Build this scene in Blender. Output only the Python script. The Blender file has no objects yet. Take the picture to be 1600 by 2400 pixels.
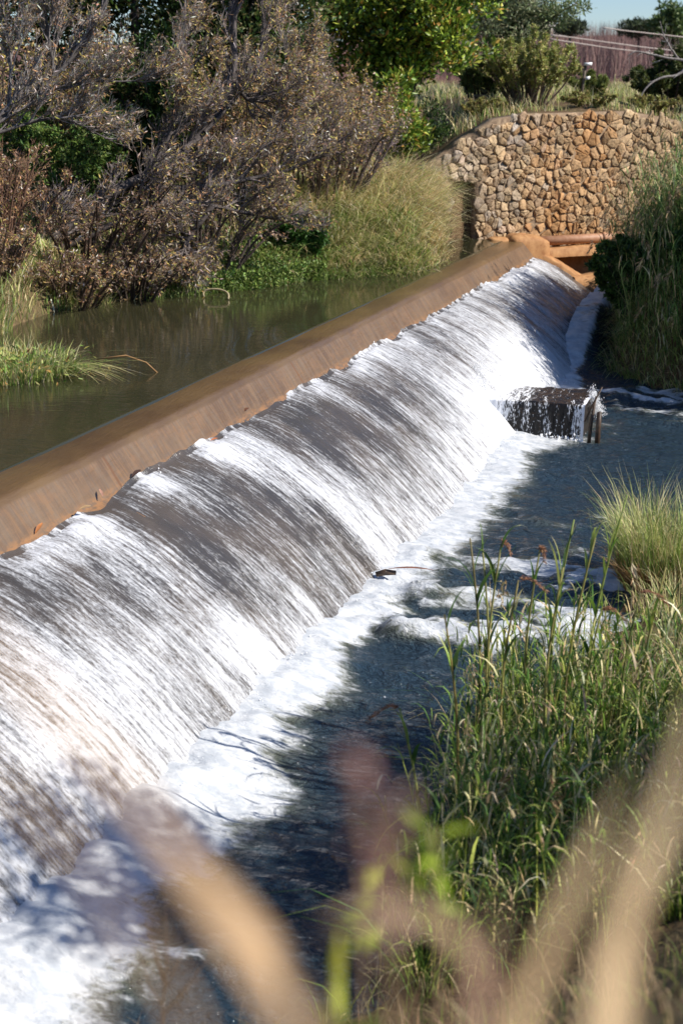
import bpy, math, numpy as np
from mathutils import Vector
rng = np.random.default_rng(7)
scene = bpy.context.scene
COL = scene.collection
A = np.array

# ------------------------------------------------------------------ camera numbers
CAM_H, LENS, VSENS = 6.0, 50.0, 36.0
FPX = 2400 * LENS / VSENS
PITCH = math.atan(1010 / 3333)
_c, _s = math.cos(PITCH), math.sin(PITCH)

def ray(u, v):
    x = (u - 800) / FPX; y = -(v - 1200) / FPX
    return A([x, _c + y * _s, -_s + y * _c])
def atz(u, v, z):                       # survey: where a sight line meets a level
    r = ray(u, v); return A([0, 0, CAM_H]) + r * (z - CAM_H) / r[2]
def atY(u, v, Y):                       # survey: where it meets a depth
    r = ray(u, v); return A([0, 0, CAM_H]) + r * Y / r[1]

# weir frame: u along the crest, s downstream across it
D = A([.3233, .9463, 0.]); N = A([.9463, -.3233, 0.])
C0 = A([-1.725, 18.186, 0.])
def W(u, s, z):
    u, s, z = np.broadcast_arrays(np.asarray(u, float), np.asarray(s, float), np.asarray(z, float))
    P = C0 + u[..., None] * D + s[..., None] * N
    P[..., 2] = z
    return P
def US(P):
    q = np.asarray(P, float) - C0
    return q[..., 0] * D[0] + q[..., 1] * D[1], q[..., 0] * N[0] + q[..., 1] * N[1]

# ------------------------------------------------------------------ noise
def _hash(i, j, seed):
    i = i.astype(np.int64).astype(np.uint64); j = j.astype(np.int64).astype(np.uint64)
    h = i * np.uint64(374761393) + j * np.uint64(668265263) + np.uint64(seed * 974711 + 17)
    h = (h ^ (h >> np.uint64(13))) * np.uint64(1274126177)
    h = h ^ (h >> np.uint64(16))
    return (h & np.uint64(0xFFFFFF)).astype(float) / 0xFFFFFF
def vnoise(x, y, seed=0):
    x = np.asarray(x, float); y = np.asarray(y, float)
    i = np.floor(x); j = np.floor(y); fx = x - i; fy = y - j
    fx = fx * fx * (3 - 2 * fx); fy = fy * fy * (3 - 2 * fy)
    a = _hash(i, j, seed); b = _hash(i + 1, j, seed); c = _hash(i, j + 1, seed); d = _hash(i + 1, j + 1, seed)
    return (a + (b - a) * fx) * (1 - fy) + (c + (d - c) * fx) * fy
def fbm(x, y, oct=4, seed=0):
    t = 0; amp = 1; tot = 0
    for k in range(oct):
        t = t + amp * vnoise(x * 2 ** k, y * 2 ** k, seed + k * 31); tot += amp; amp *= .5
    return t / tot
def sstep(a, b, x):
    t = np.clip((x - a) / (b - a), 0, 1); return t * t * (3 - 2 * t)

# ------------------------------------------------------------------ mesh helpers
class Acc:
    def __init__(s): s.V = []; s.F = []; s.C = []; s.n = 0
    def add(s, V, F, col):
        V = np.asarray(V, float).reshape(-1, 3)
        col = np.asarray(col, float)
        if col.ndim == 1: col = np.broadcast_to(col, (len(V), 3))
        s.V.append(V); s.C.append(col)
        for f in (F if isinstance(F, list) else [F]):
            s.F.append(np.asarray(f, int) + s.n)
        s.n += len(V)
    def build(s, name, mat, parent=None, smooth=False):
        if not s.V: return None
        return mesh_obj(name, np.concatenate(s.V), s.F, mat, parent, np.concatenate(s.C), smooth=smooth)

def mesh_obj(name, V, Fs, mat, parent=None, col=None, attrs=None, uv=None, smooth=False):
    me = bpy.data.meshes.new(name)
    V = np.asarray(V, np.float32).reshape(-1, 3)
    loops = np.concatenate([f.reshape(-1) for f in Fs]); sizes = np.concatenate([np.full(len(f), f.shape[1]) for f in Fs])
    starts = np.concatenate([[0], np.cumsum(sizes)[:-1]])
    me.vertices.add(len(V)); me.vertices.foreach_set('co', V.ravel())
    me.loops.add(len(loops)); me.loops.foreach_set('vertex_index', loops.astype(np.int32))
    me.polygons.add(len(sizes)); me.polygons.foreach_set('loop_start', starts.astype(np.int32))
    if col is not None:
        a = me.attributes.new('col', 'FLOAT_COLOR', 'POINT')
        a.data.foreach_set('color', np.concatenate([col, np.ones((len(V), 1))], 1).astype(np.float32).ravel())
    for k, v in (attrs or {}).items():
        a = me.attributes.new(k, 'FLOAT', 'POINT'); a.data.foreach_set('value', np.asarray(v, np.float32).ravel())
    if uv is not None:
        l = me.uv_layers.new(name='UVMap'); l.data.foreach_set('uv', np.asarray(uv, np.float32)[loops].ravel())
    me.update(calc_edges=True)
    me.validate()
    if smooth: me.polygons.foreach_set('use_smooth', np.ones(len(me.polygons), bool))
    me.materials.append(mat)
    o = bpy.data.objects.new(name, me); COL.objects.link(o)
    if parent is not None: o.parent = parent; o.matrix_parent_inverse = parent.matrix_world.inverted()
    return o
def empty(name, loc, label, cat, group=None):
    o = bpy.data.objects.new(name, None); COL.objects.link(o); o.location = Vector(loc)
    o.empty_display_size = .2
    tag(o, label, cat, group)
    o.matrix_world = __import__('mathutils').Matrix.Translation(Vector(loc))
    return o
def tag(o, label=None, cat=None, group=None, kind=None):
    if label: o['label'] = label
    if cat: o['category'] = cat
    if group: o['group'] = group
    if kind: o['kind'] = kind
    return o
def grid_faces(nu, nv):
    i = np.arange(nu - 1)[:, None] * nv + np.arange(nv - 1)[None]
    i = i.reshape(-1); return np.stack([i, i + nv, i + nv + 1, i + 1], 1)

def tube(acc, P, R, sides=5, col=(.1, .08, .06), cap=True):
    P = np.asarray(P, float); K = len(P); R = np.broadcast_to(np.asarray(R, float), (K,))
    T = np.gradient(P, axis=0); T /= np.linalg.norm(T, axis=1)[:, None] + 1e-9
    m = T.mean(0); ref = A([0, 0, 1.]) if abs(m[2]) < .7 * np.linalg.norm(m) else A([1., .2, 0])
    X = np.cross(T, ref); X /= np.linalg.norm(X, axis=1)[:, None] + 1e-9
    Y = np.cross(T, X)
    a = np.arange(sides) * 2 * math.pi / sides
    V = P[:, None] + R[:, None, None] * (np.cos(a)[None, :, None] * X[:, None] + np.sin(a)[None, :, None] * Y[:, None])
    k = np.arange(K - 1)[:, None] * sides; j = np.arange(sides)[None]; j2 = (j + 1) % sides
    F = np.stack([k + j, k + j2, k + sides + j2, k + sides + j], -1).reshape(-1, 4)
    Fs = [F]
    if cap and sides > 3:
        Fs.append(np.arange(sides)[::-1][None]); Fs.append(((K - 1) * sides + np.arange(sides))[None])
    acc.add(V.reshape(-1, 3), Fs, col)

def blades(acc, base, h, ang, lean, width, col, tip=None, segs=4, droop=.25, wprof=.75):
    n = len(base); t = np.linspace(0, 1, segs + 1)
    h, ang, lean, width, droop = [np.broadcast_to(np.asarray(q, float), (n,)) for q in (h, ang, lean, width, droop)]
    dx = np.stack([np.cos(ang), np.sin(ang), 0 * ang], 1)
    r = ang + rng.uniform(-.9, .9, n) + math.pi / 2
    wx = np.stack([np.cos(r), np.sin(r), 0 * r], 1)
    cz = h[:, None] * (t - droop[:, None] * t ** 3)
    ch = h[:, None] * lean[:, None] * (.35 * t + .65 * t ** 2.2)
    C = base[:, None] + ch[..., None] * dx[:, None]; C[..., 2] += cz
    w = width[:, None] * (np.minimum(1, .45 + 2 * t) * (1 - t) ** wprof + .04) * .5
    V = np.stack([C - w[..., None] * wx[:, None], C + w[..., None] * wx[:, None]], 2)
    m = 2 * (segs + 1)
    k = np.arange(segs) * 2
    f = np.stack([k, k + 1, k + 3, k + 2], 1)
    F = (np.arange(n)[:, None, None] * m + f[None]).reshape(-1, 4)
    col = np.asarray(col, float)
    if col.ndim == 1: col = np.broadcast_to(col, (n, 3))
    cc = np.repeat(col[:, None], segs + 1, 1).copy()
    if tip is not None:
        tip = np.broadcast_to(np.asarray(tip, float), (n, 3))
        q = (sstep(.45, 1, t) * .8)[None, :, None]
        cc = cc * (1 - q) + tip[:, None] * q
    acc.add(V.reshape(-1, 3), F, np.repeat(cc[:, :, None], 2, 2).reshape(-1, 3))

def leaves(acc, P, L, Wd, dirs, col, fold=.25):
    n = len(P); L = np.broadcast_to(L, (n,)); Wd = np.broadcast_to(Wd, (n,))
    dirs = dirs / (np.linalg.norm(dirs, axis=1)[:, None] + 1e-9)
    rnd = rng.normal(size=(n, 3)); sd = np.cross(dirs, rnd); sd /= np.linalg.norm(sd, axis=1)[:, None] + 1e-9
    nr = np.cross(dirs, sd)
    mid = P + dirs * (L * .45)[:, None]; up = nr * (Wd * fold)[:, None]
    V = np.stack([P, mid + sd * (Wd * .5)[:, None] + up, P + dirs * L[:, None], mid - sd * (Wd * .5)[:, None] + up], 1)
    i = np.arange(n)[:, None] * 4
    F = np.concatenate([i + A([[0, 1, 2]]), i + A([[0, 2, 3]])])
    col = np.asarray(col, float)
    if col.ndim == 1: col = np.broadcast_to(col, (n, 3))
    acc.add(V.reshape(-1, 3), F, np.repeat(col, 4, 0))

def pal(n, cols, weights=None, jit=.18):
    cols = A(cols, dtype=float); w = None if weights is None else A(weights, dtype=float) / np.sum(weights)
    k = rng.choice(len(cols), n, p=w)
    return np.clip(cols[k] * (1 + rng.normal(0, jit, (n, 1))) * (1 + rng.normal(0, jit * .35, (n, 3))), .004, .9)

def grow(acc, p, d, L, r, depth, prm, tips, col):
    """one branch and its children; tips collects (point, direction) along the last twigs"""
    K = 6 if depth > 1 else 4
    pts = [A(p, dtype=float)]; d = d / np.linalg.norm(d)
    for k in range(K - 1):
        d = d + rng.normal(0, prm['wander'], 3) + A([0, 0, prm['up']]) + prm.get('drift', 0) ; d /= np.linalg.norm(d)
        pts.append(pts[-1] + d * L / (K - 1))
    pts = A(pts); R = np.linspace(r, r * .45, K)
    tube(acc, pts, R, 6 if depth >= 3 else (4 if depth == 2 else 3), col, cap=False)
    spawn(acc, pts, r, L, depth, prm, tips, col)
def spawn(acc, pts, r, L, depth, prm, tips, col, t0=.25):
    K = len(pts)
    if depth <= 1:
        for k in range(1, K): tips.append((pts[k], pts[k] - pts[k - 1], pts[k - 1]))
    if depth <= 0: return
    n = prm['n'][depth]
    for t in rng.uniform(t0, 1, n):
        q = t * (K - 1); i = min(int(q), K - 2); f = q - i
        p = pts[i] * (1 - f) + pts[i + 1] * f
        ax = pts[i + 1] - pts[i]; ax = ax / np.linalg.norm(ax)
        sd = rng.normal(size=3); sd -= ax * sd.dot(ax); sd /= np.linalg.norm(sd)
        sd = sd + A([0, 0, prm.get('bias', .3)]); a = prm['angle'] * rng.uniform(.6, 1.3)
        d = ax * math.cos(a) + sd * math.sin(a)
        c = np.minimum(col * rng.uniform(.9, 1.5), .34)
        grow(acc, p, d, L * prm['ratio'] * rng.uniform(.6, 1.2) * (1.1 - .45 * t), r * .55 * (1.05 - .4 * t), depth - 1, prm, tips, c)

# ------------------------------------------------------------------ materials
def new_mat(name):
    m = bpy.data.materials.new(name); m.use_nodes = True
    nt = m.node_tree; nt.nodes.clear()
    return m, nt
class NT:
    def __init__(s, nt): s.nt = nt
    def n(s, typ, **kw):
        o = s.nt.nodes.new(typ)
        for k, v in kw.items():
            if k == 'i':
                for kk, vv in v.items():
                    if hasattr(vv, 'is_output') : s.nt.links.new(vv, o.inputs[kk])
                    else: o.inputs[kk].default_value = vv
            else: setattr(o, k, v)
        return o
    def math(s, op, a, b=0., c=None, clamp=False):
        o = s.nt.nodes.new('ShaderNodeMath'); o.operation = op; o.use_clamp = clamp
        for k, v in enumerate([a, b] + ([c] if c is not None else [])):
            if hasattr(v, 'is_output'): s.nt.links.new(v, o.inputs[k])
            else: o.inputs[k].default_value = v
        return o.outputs[0]
    def noise(s, vec, scale, detail=3, rough=.55, dist=0., dims='3D'):
        o = s.n('ShaderNodeTexNoise', noise_dimensions=dims, i={'Scale': scale, 'Detail': detail, 'Roughness': rough, 'Distortion': dist})
        s.nt.links.new(vec, o.inputs['Vector']); return o.outputs['Fac']
    def mapping(s, vec, scale=(1, 1, 1), rot=(0, 0, 0)):
        o = s.n('ShaderNodeMapping'); o.inputs['Scale'].default_value = scale; o.inputs['Rotation'].default_value = rot
        s.nt.links.new(vec, o.inputs['Vector']); return o.outputs[0]
    def ramp(s, fac, stops, interp='LINEAR'):
        o = s.nt.nodes.new('ShaderNodeValToRGB'); e = o.color_ramp.elements; o.color_ramp.interpolation = interp
        while len(e) < len(stops): e.new(.5)
        for k, (p, c) in enumerate(stops):
            e[k].position = p; e[k].color = (*c, 1) if len(c) == 3 else c
        s.nt.links.new(fac, o.inputs[0]); return o.outputs[0]
    def sms(s, x, a, b):
        o = s.n('ShaderNodeMapRange', interpolation_type='SMOOTHSTEP')
        s.nt.links.new(x, o.inputs[0])
        for k, v in ((1, a), (2, b)):
            if hasattr(v, 'is_output'): s.nt.links.new(v, o.inputs[k])
            else: o.inputs[k].default_value = v
        return o.outputs[0]
    def mix(s, f, a, b, mode='MIX'):
        o = s.nt.nodes.new('ShaderNodeMix'); o.data_type = 'RGBA'; o.blend_type = mode
        for k, v in ((0, f), (6, a), (7, b)):
            if hasattr(v, 'is_output'): s.nt.links.new(v, o.inputs[k])
            else: o.inputs[k].default_value = (*v, 1) if isinstance(v, tuple) else v
        return o.outputs[2]
    def attr(s, name): return s.n('ShaderNodeAttribute', attribute_name=name)
    def bump(s, h, strength, dist, normal=None):
        o = s.n('ShaderNodeBump', i={'Strength': strength, 'Distance': dist}); s.nt.links.new(h, o.inputs['Height'])
        if normal is not None: s.nt.links.new(normal, o.inputs['Normal'])
        return o.outputs[0]
    def obj(s): return s.n('ShaderNodeTexCoord').outputs['Object']
    def uv(s): return s.n('ShaderNodeTexCoord').outputs['UV']
    def out(s, sh): s.n('ShaderNodeOutputMaterial', i={'Surface': sh})

def plant_mat(name, trans=.3, rough=.55, spec=.3):
    m, nt = new_mat(name); g = NT(nt)
    c = g.attr('col').outputs['Color']
    nz = g.noise(g.obj(), 9, 2)
    c = g.mix(1., c, g.ramp(nz, [(.3, (.75, .75, .75)), (.7, (1.2, 1.2, 1.2))]), 'MULTIPLY')
    p = g.n('ShaderNodeBsdfPrincipled', i={'Base Color': c, 'Roughness': rough, 'Specular IOR Level': spec})
    t = g.n('ShaderNodeBsdfTranslucent', i={'Color': c})
    mx = g.n('ShaderNodeMixShader', i={0: trans}); nt.links.new(p.outputs[0], mx.inputs[1]); nt.links.new(t.outputs[0], mx.inputs[2])
    g.out(mx.outputs[0]); return m
M_GRASS = plant_mat('grass_blades', .32, .55, .3)
M_LEAF = plant_mat('leaf', .28, .5, .35)
M_GLOSS = plant_mat('glossy_leaf', .25, .42, .4)
M_DRY = plant_mat('dry_leaf', .25, .6, .35)
def bark_mat():
    m, nt = new_mat('bark'); g = NT(nt)
    c = g.attr('col').outputs['Color']; nz = g.noise(g.mapping(g.obj(), (8, 8, 3)), 3, 4)
    c = g.mix(1., c, g.ramp(nz, [(.3, (.55, .55, .55)), (.7, (1.35, 1.35, 1.35))]), 'MULTIPLY')
    p = g.n('ShaderNodeBsdfPrincipled', i={'Base Color': c, 'Roughness': .75, 'Specular IOR Level': .25})
    nt.links.new(g.bump(nz, .5, .02), p.inputs['Normal']); g.out(p.outputs[0]); return m
M_BARK = bark_mat()
def simple_mat(name, c1, c2, scale=6, rough=.7, bump=.3, bd=.01, detail=5, coat=0., metallic=0.):
    m, nt = new_mat(name); g = NT(nt)
    nz = g.noise(g.obj(), scale, detail, .6)
    c = g.ramp(nz, [(.3, c1), (.72, c2)])
    p = g.n('ShaderNodeBsdfPrincipled', i={'Base Color': c, 'Roughness': rough, 'Coat Weight': coat, 'Coat Roughness': .12, 'Metallic': metallic})
    nt.links.new(g.bump(nz, bump, bd), p.inputs['Normal']); g.out(p.outputs[0]); return m

def ground_mat():
    m, nt = new_mat('soil'); g = NT(nt); o = g.obj()
    a = g.noise(o, .6, 5, .6); b = g.noise(o, 7, 5, .65)
    c = g.mix(g.sms(a, .4, .62), (.085, .05, .027), (.09, .075, .035))
    c = g.mix(g.sms(b, .42, .7), c, (.17, .115, .06))
    f = g.attr('far').outputs['Fac']
    far = g.mix(g.sms(g.noise(o, .05, 4), .4, .6), (.12, .06, .05), (.16, .085, .065))
    c = g.mix(f, c, far)
    p = g.n('ShaderNodeBsdfPrincipled', i={'Base Color': c, 'Roughness': .95, 'Specular IOR Level': .15})
    nt.links.new(g.bump(b, .7, .06), p.inputs['Normal']); g.out(p.outputs[0]); return m

def weir_mat():      # wet, silt-brown concrete under a film of running water; UV = (u, path) in metres
    m, nt = new_mat('wet_concrete'); g = NT(nt); uv = g.uv()
    lo = g.noise(g.mapping(uv, (.35, .6, 1)), 1.6, 4, .6)
    st = g.noise(g.mapping(uv, (7, .9, 1)), 1, 4, .68)
    fi = g.noise(g.mapping(uv, (30, 2.2, 1)), 1, 4, .7)
    c = g.mix(g.sms(lo, .35, .65), (.095, .054, .027), (.135, .085, .047))
    c = g.mix(g.math('MULTIPLY', g.sms(st, .42, .68), .35), c, (.20, .15, .10))
    pt = g.noise(g.mapping(uv, (1.1, 2.2, 1)), 1.3, 5, .7)
    c = g.mix(g.math('MULTIPLY', g.sms(pt, .5, .66), .6), c, (.18, .10, .048))
    c = g.mix(g.math('MULTIPLY', g.sms(pt, .44, .3), .6), c, (.10, .085, .075))
    c = g.mix(g.math('MULTIPLY', g.sms(fi, .5, .62), .5), c, (.21, .115, .05))
    c = g.mix(g.math('MULTIPLY', g.sms(fi, .46, .36), .4), c, (.085, .06, .042))
    zz = g.n('ShaderNodeSeparateXYZ'); nt.links.new(uv, zz.inputs[0])
    lip = g.sms(zz.outputs[1], .36, .47)
    g2 = g.noise(g.mapping(uv, (6, 14, 1)), 1, 4, .7)
    c = g.mix(g.math('MULTIPLY', lip, g.sms(g2, .4, .6)), c, (.24, .12, .045))
    jt = g.math('ABSOLUTE', g.math('SUBTRACT', g.math('FRACT', g.math('MULTIPLY_ADD', zz.outputs[0], .17, g.math('MULTIPLY', lo, .012))), .5))
    c = g.mix(g.math('MULTIPLY', g.sms(jt, .006, .001), .8), c, (.12, .05, .015))
    p = g.n('ShaderNodeBsdfPrincipled', i={'Base Color': c, 'Roughness': .5, 'Coat Weight': .8, 'Coat Roughness': .05, 'Coat IOR': 1.33})
    crest = g.sms(zz.outputs[1], .035, .08)
    nt.links.new(g.mix(crest, g.mix(g.sms(lo, .3, .7), (.075, .038, .012), (.13, .075, .024)), c), p.inputs['Base Color'])
    nt.links.new(g.math('SUBTRACT', .6, g.math('MULTIPLY', crest, .35)), p.inputs['Coat Weight'])
    h = g.math('ADD', g.math('MULTIPLY', st, .12), g.math('MULTIPLY', fi, .3))
    rp = g.noise(g.mapping(uv, (2.2, 12, 1), (0, 0, .3)), 1.5, 4, .62, .6)
    h2 = g.math('ADD', h, g.math('MULTIPLY', rp, 1.2))
    b = g.bump(h2, .4, .025); nt.links.new(b, p.inputs['Normal']); nt.links.new(b, p.inputs['Coat Normal'])
    g.out(p.outputs[0]); return m

def falls_mat():     # running water over dark concrete, torn into white streaks along the flow
    m, nt = new_mat('falling_water'); g = NT(nt); uv = g.uv()
    w = g.attr('white').outputs['Fac']
    n1 = g.noise(g.mapping(uv, (15, .85, 1)), 1, 3, .6, .1)
    n2 = g.noise(g.mapping(uv, (28, 4.5, 1)), 1, 3, .62)
    n3 = g.noise(g.mapping(uv, (58, 20, 1)), 1, 2, .65)
    mixn = g.math('ADD', g.math('ADD', g.math('MULTIPLY', n1, .36), g.math('MULTIPLY', n2, .38)), g.math('MULTIPLY', n3, .26))
    t = g.math('SUBTRACT', .74, g.math('MULTIPLY', w, .46))
    f = g.sms(mixn, g.math('SUBTRACT', t, .10), g.math('ADD', t, .14))
    base = g.mix(g.sms(g.noise(g.mapping(uv, (1.2, .8, 1)), 1, 3), .4, .65), (.050, .046, .044), (.080, .066, .055))
    wet = g.n('ShaderNodeBsdfPrincipled', i={'Base Color': base, 'Roughness': .22, 'IOR': 1.33, 'Specular IOR Level': .7})
    foam = g.n('ShaderNodeBsdfPrincipled', i={'Base Color': (.56, .575, .60, 1), 'Roughness': .55, 'Subsurface Weight': 0.})
    b = g.bump(g.math('ADD', mixn, g.math('MULTIPLY', f, .35)), .8, .035)
    nt.links.new(b, wet.inputs['Normal']); nt.links.new(b, foam.inputs['Normal'])
    mx = g.n('ShaderNodeMixShader'); nt.links.new(f, mx.inputs[0]); nt.links.new(wet.outputs[0], mx.inputs[1]); nt.links.new(foam.outputs[0], mx.inputs[2])
    g.out(mx.outputs[0]); return m

def river_mat():     # UV = (u, s) in metres
    m, nt = new_mat('river_water'); g = NT(nt); uv = g.uv()
    w = g.attr('foam').outputs['Fac']
    n1 = g.noise(g.mapping(uv, (5.0, 2.0, 1)), 1, 6, .68, .15)
    n2 = g.noise(g.mapping(uv, (17, 6.5, 1)), 1, 4, .62, .4)
    n3 = g.noise(g.mapping(uv, (3.4, 2.6, 1)), 1, 7, .66, .8)
    mixn = g.math('ADD', g.math('ADD', g.math('MULTIPLY', n1, .38), g.math('MULTIPLY', n2, .27)), g.math('MULTIPLY', n3, .35))
    t = g.math('SUBTRACT', .88, g.math('MULTIPLY', w, .72))
    f = g.sms(mixn, g.math('SUBTRACT', t, .06), g.math('ADD', t, .10))
    milky = g.sms(w, .3, .85)
    base = g.mix(milky, (.021, .038, .054), (.19, .19, .11))
    wat = g.n('ShaderNodeBsdfPrincipled', i={'Base Color': base, 'Roughness': .06, 'IOR': 1.33, 'Specular IOR Level': .6})
    foam = g.n('ShaderNodeBsdfPrincipled', i={'Base Color': (.64, .655, .665, 1), 'Roughness': .6})
    nt.links.new(g.mix(g.sms(g.noise(g.mapping(uv, (7, 4, 1)), 1, 5, .65), .35, .62), (.41, .44, .47), (.60, .615, .62)), foam.inputs['Base Color'])
    r1 = g.noise(g.mapping(uv, (9, 5, 1)), 1, 4, .6, .8)
    r2 = g.noise(g.mapping(uv, (30, 16, 1)), 1, 3, .6, .4)
    hh = g.math('ADD', g.math('MULTIPLY', r1, .8), g.math('MULTIPLY', r2, .25))
    b = g.bump(hh, .8, .2)
    fb = g.bump(g.math('ADD', g.math('MULTIPLY', f, .5), n2), .6, .05)
    nt.links.new(b, wat.inputs['Normal']); nt.links.new(fb, foam.inputs['Normal'])
    mx = g.n('ShaderNodeMixShader'); nt.links.new(f, mx.inputs[0]); nt.links.new(wat.outputs[0], mx.inputs[1]); nt.links.new(foam.outputs[0], mx.inputs[2])
    g.out(mx.outputs[0]); return m

def pond_mat():
    m, nt = new_mat('pond_water'); g = NT(nt); o = g.obj()
    r1 = g.noise(g.mapping(o, (1.4, 5.5, 1), (0, 0, -.15)), 1.2, 3, .5, .4)
    r2 = g.noise(g.mapping(o, (4, 16, 1), (0, 0, .1)), 1.5, 2, .5)
    sp = g.n('ShaderNodeSeparateXYZ'); nt.links.new(o, sp.inputs[0])
    amp = g.n('ShaderNodeMapRange', i={1: 18., 2: 27., 3: 1.0, 4: .25}); nt.links.new(sp.outputs[1], amp.inputs[0])
    h = g.math('MULTIPLY', g.math('ADD', r1, g.math('MULTIPLY', r2, .35)), amp.outputs[0])
    c = g.ramp(g.noise(o, .25, 3), [(.35, (.026, .027, .013)), (.7, (.042, .039, .019))])
    p = g.n('ShaderNodeBsdfPrincipled', i={'Base Color': c, 'Roughness': .02, 'IOR': 1.45, 'Specular IOR Level': .8})
    nt.links.new(g.bump(h, .11, .05), p.inputs['Normal']); g.out(p.outputs[0]); return m
def stone_mat():
    m, nt = new_mat('stone'); g = NT(nt); o = g.obj()
    c = g.attr('col').outputs['Color']; a = g.noise(o, 5, 5, .6); b = g.noise(o, 22, 4, .65)
    c = g.mix(1., c, g.ramp(a, [(.3, (.7, .66, .6)), (.7, (1.25, 1.22, 1.2))]), 'MULTIPLY')
    c = g.mix(g.math('MULTIPLY', g.sms(b, .52, .72), .5), c, (.20, .12, .07))
    p = g.n('ShaderNodeBsdfPrincipled', i={'Base Color': c, 'Roughness': .9, 'Specular IOR Level': .2})
    nt.links.new(g.bump(b, .8, .03), p.inputs['Normal']); g.out(p.outputs[0]); return m
M_STONE = stone_mat()
M_RUST = simple_mat('silt_stained_concrete', (.24, .10, .03), (.46, .25, .10), 5, .8, .5, .02)
M_PIPE = simple_mat('rusty_pipe', (.30, .13, .06), (.46, .26, .15), 7, .6, .3, .01)
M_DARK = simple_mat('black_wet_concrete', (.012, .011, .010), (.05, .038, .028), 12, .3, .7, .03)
M_POST = simple_mat('weathered_timber', (.05, .04, .03), (.15, .11, .075), 14, .8, .5, .01)
M_WHITE = simple_mat('white_enamel', (.7, .7, .7), (.85, .85, .86), 4, .35, .1, .002)
M_CABLE = simple_mat('pale_cable', (.5, .42, .35), (.6, .52, .45), 9, .6, .1, .002)
M_WOOD = simple_mat('wet_driftwood', (.012, .01, .008), (.09, .05, .025), 18, .5, .7, .01)

# ------------------------------------------------------------------ terrain
SHORE = A([(-60, 19), (-20, 20.5), (-10, 21.5), (-5.5, 22.9), (-5.2, 24.6), (-4.6, 25.8), (-3, 27.2), (-1.6, 28.2), (-.75, 29.3), (1.55, 30.5), (2.3, 32.6), (2.55, 35), (2.7, 37.0), (2.8, 38.2), (60, 60)])
EDGE = A([(-40, 3), (-12, 5.2), (-6, 6.3), (-2, 7.3), (.2, 8.2), (.75, 10), (1.2, 12), (2.2, 14), (3.3, 15.4), (3.6, 17), (4.8, 18.5), (6.5, 20), (8.5, 22.5), (8.6, 25), (7.4, 27.5), (6.5, 28.8), (5.9, 30.2), (6.0, 31.2), (6.35, 33), (6.9, 35), (7.3, 37), (7.5, 60)])
def edge_dist(X, Y):
    best = np.full(X.shape, 1e9); sgn = np.ones(X.shape)
    for (ax, ay), (bx, by) in zip(EDGE[:-1], EDGE[1:]):
        vx, vy = bx - ax, by - ay; t = np.clip(((X - ax) * vx + (Y - ay) * vy) / (vx * vx + vy * vy), 0, 1)
        qx, qy = X - ax - t * vx, Y - ay - t * vy; dd = np.hypot(qx, qy)
        cr = vx * qy - vy * qx
        m = dd < best - 1e-9; best = np.where(m, dd, best); sgn = np.where(m, np.where(cr < 0, 1., -1.), sgn)
    return best * sgn
def wallY(X): return 37.45 + (X - 3.45) * .45
WALLTOP = A([(-40, 2.5), (1.2, 3.2), (2.2, 3.95), (3.1, 4.6), (4.0, 5.1), (4.9, 5.22), (7.6, 5.26), (8.6, 5.1), (9.6, 4.9), (60, 5.1)])
def ground_z(X, Y):
    X = np.asarray(X, float); Y = np.asarray(Y, float)
    u, s = US(np.stack([X, Y, 0 * X], -1))
    d = (Y - np.interp(X, SHORE[:, 0], SHORE[:, 1])) * .8
    land = 2.05 + .5 * (1 - np.exp(-np.maximum(d, 0) / .8)) + np.minimum(2.75, .2 * np.maximum(d, 0))
    up = np.where(d > 0, land, np.maximum(1.1, 2.05 + .7 * d))
    e = edge_dist(X, Y)
    slope = np.interp(Y, [0, 6, 9, 20, 25, 28], [.73, .7, .27, .27, .6, 2.6])
    cap = np.interp(Y, [0, 8, 15, 25, 36], [4.4, 4.0, 3.0, 2.6, 1.3])
    dn = np.where(e > 0, np.minimum(cap + .05 * np.maximum(e - 4, 0), slope * np.maximum(e, 0)), np.maximum(-.8, .8 * e))
    z = np.where(s < -.45, up, dn)
    z = np.where((s >= -.45) & (s < 2.4), np.minimum(z, np.where(u < 19.9, -.7, 1.0)), z)
    back = Y - wallY(X)
    top = np.interp(X, WALLTOP[:, 0], WALLTOP[:, 1]) - .04
    bk = np.maximum(np.where(X < 3.0, up, 0), np.minimum(top + .05 * np.maximum(back, 0), 5.4))
    z = np.where((back > .28) & (X > 1.0), bk, z)
    z = z + np.where(Y > 46, .012 * (np.minimum(Y, 140) - 46), 0)
    R = np.hypot(X, Y)
    z = z + sstep(110, 330, R) * (7.6 + .018 * np.clip(X, -100, 100)) * (Y > 0) + np.where(R > 330, -.012 * (R - 330), 0)
    return z + (fbm(X * .7, Y * .7, 3, 5) - .5) * .25 * sstep(0, .8, np.abs(d) * (s < 0) + np.abs(e) * (s > 0)) * (back < 0) + (fbm(X * .4, Y * .4, 3, 9) - .5) * .3 * (back > 1)
def geo(a, b, n): return np.geomspace(a, b, n)
xs = np.concatenate([-geo(900, 15.5, 26), np.arange(-15, 14, .22), geo(14.3, 900, 28)])
ys = np.concatenate([-geo(400, 6.5, 14), np.arange(-6, 50, .22), geo(50.3, 1500, 46)])
GX, GY = np.meshgrid(xs, ys, indexing='ij'); GZ = ground_z(GX, GY)
tag(mesh_obj('ground', np.stack([GX, GY, GZ], -1), [grid_faces(len(xs), len(ys))], ground_mat(), attrs={'far': sstep(70, 120, np.hypot(GX, GY))}, smooth=True), kind='structure')

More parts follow.
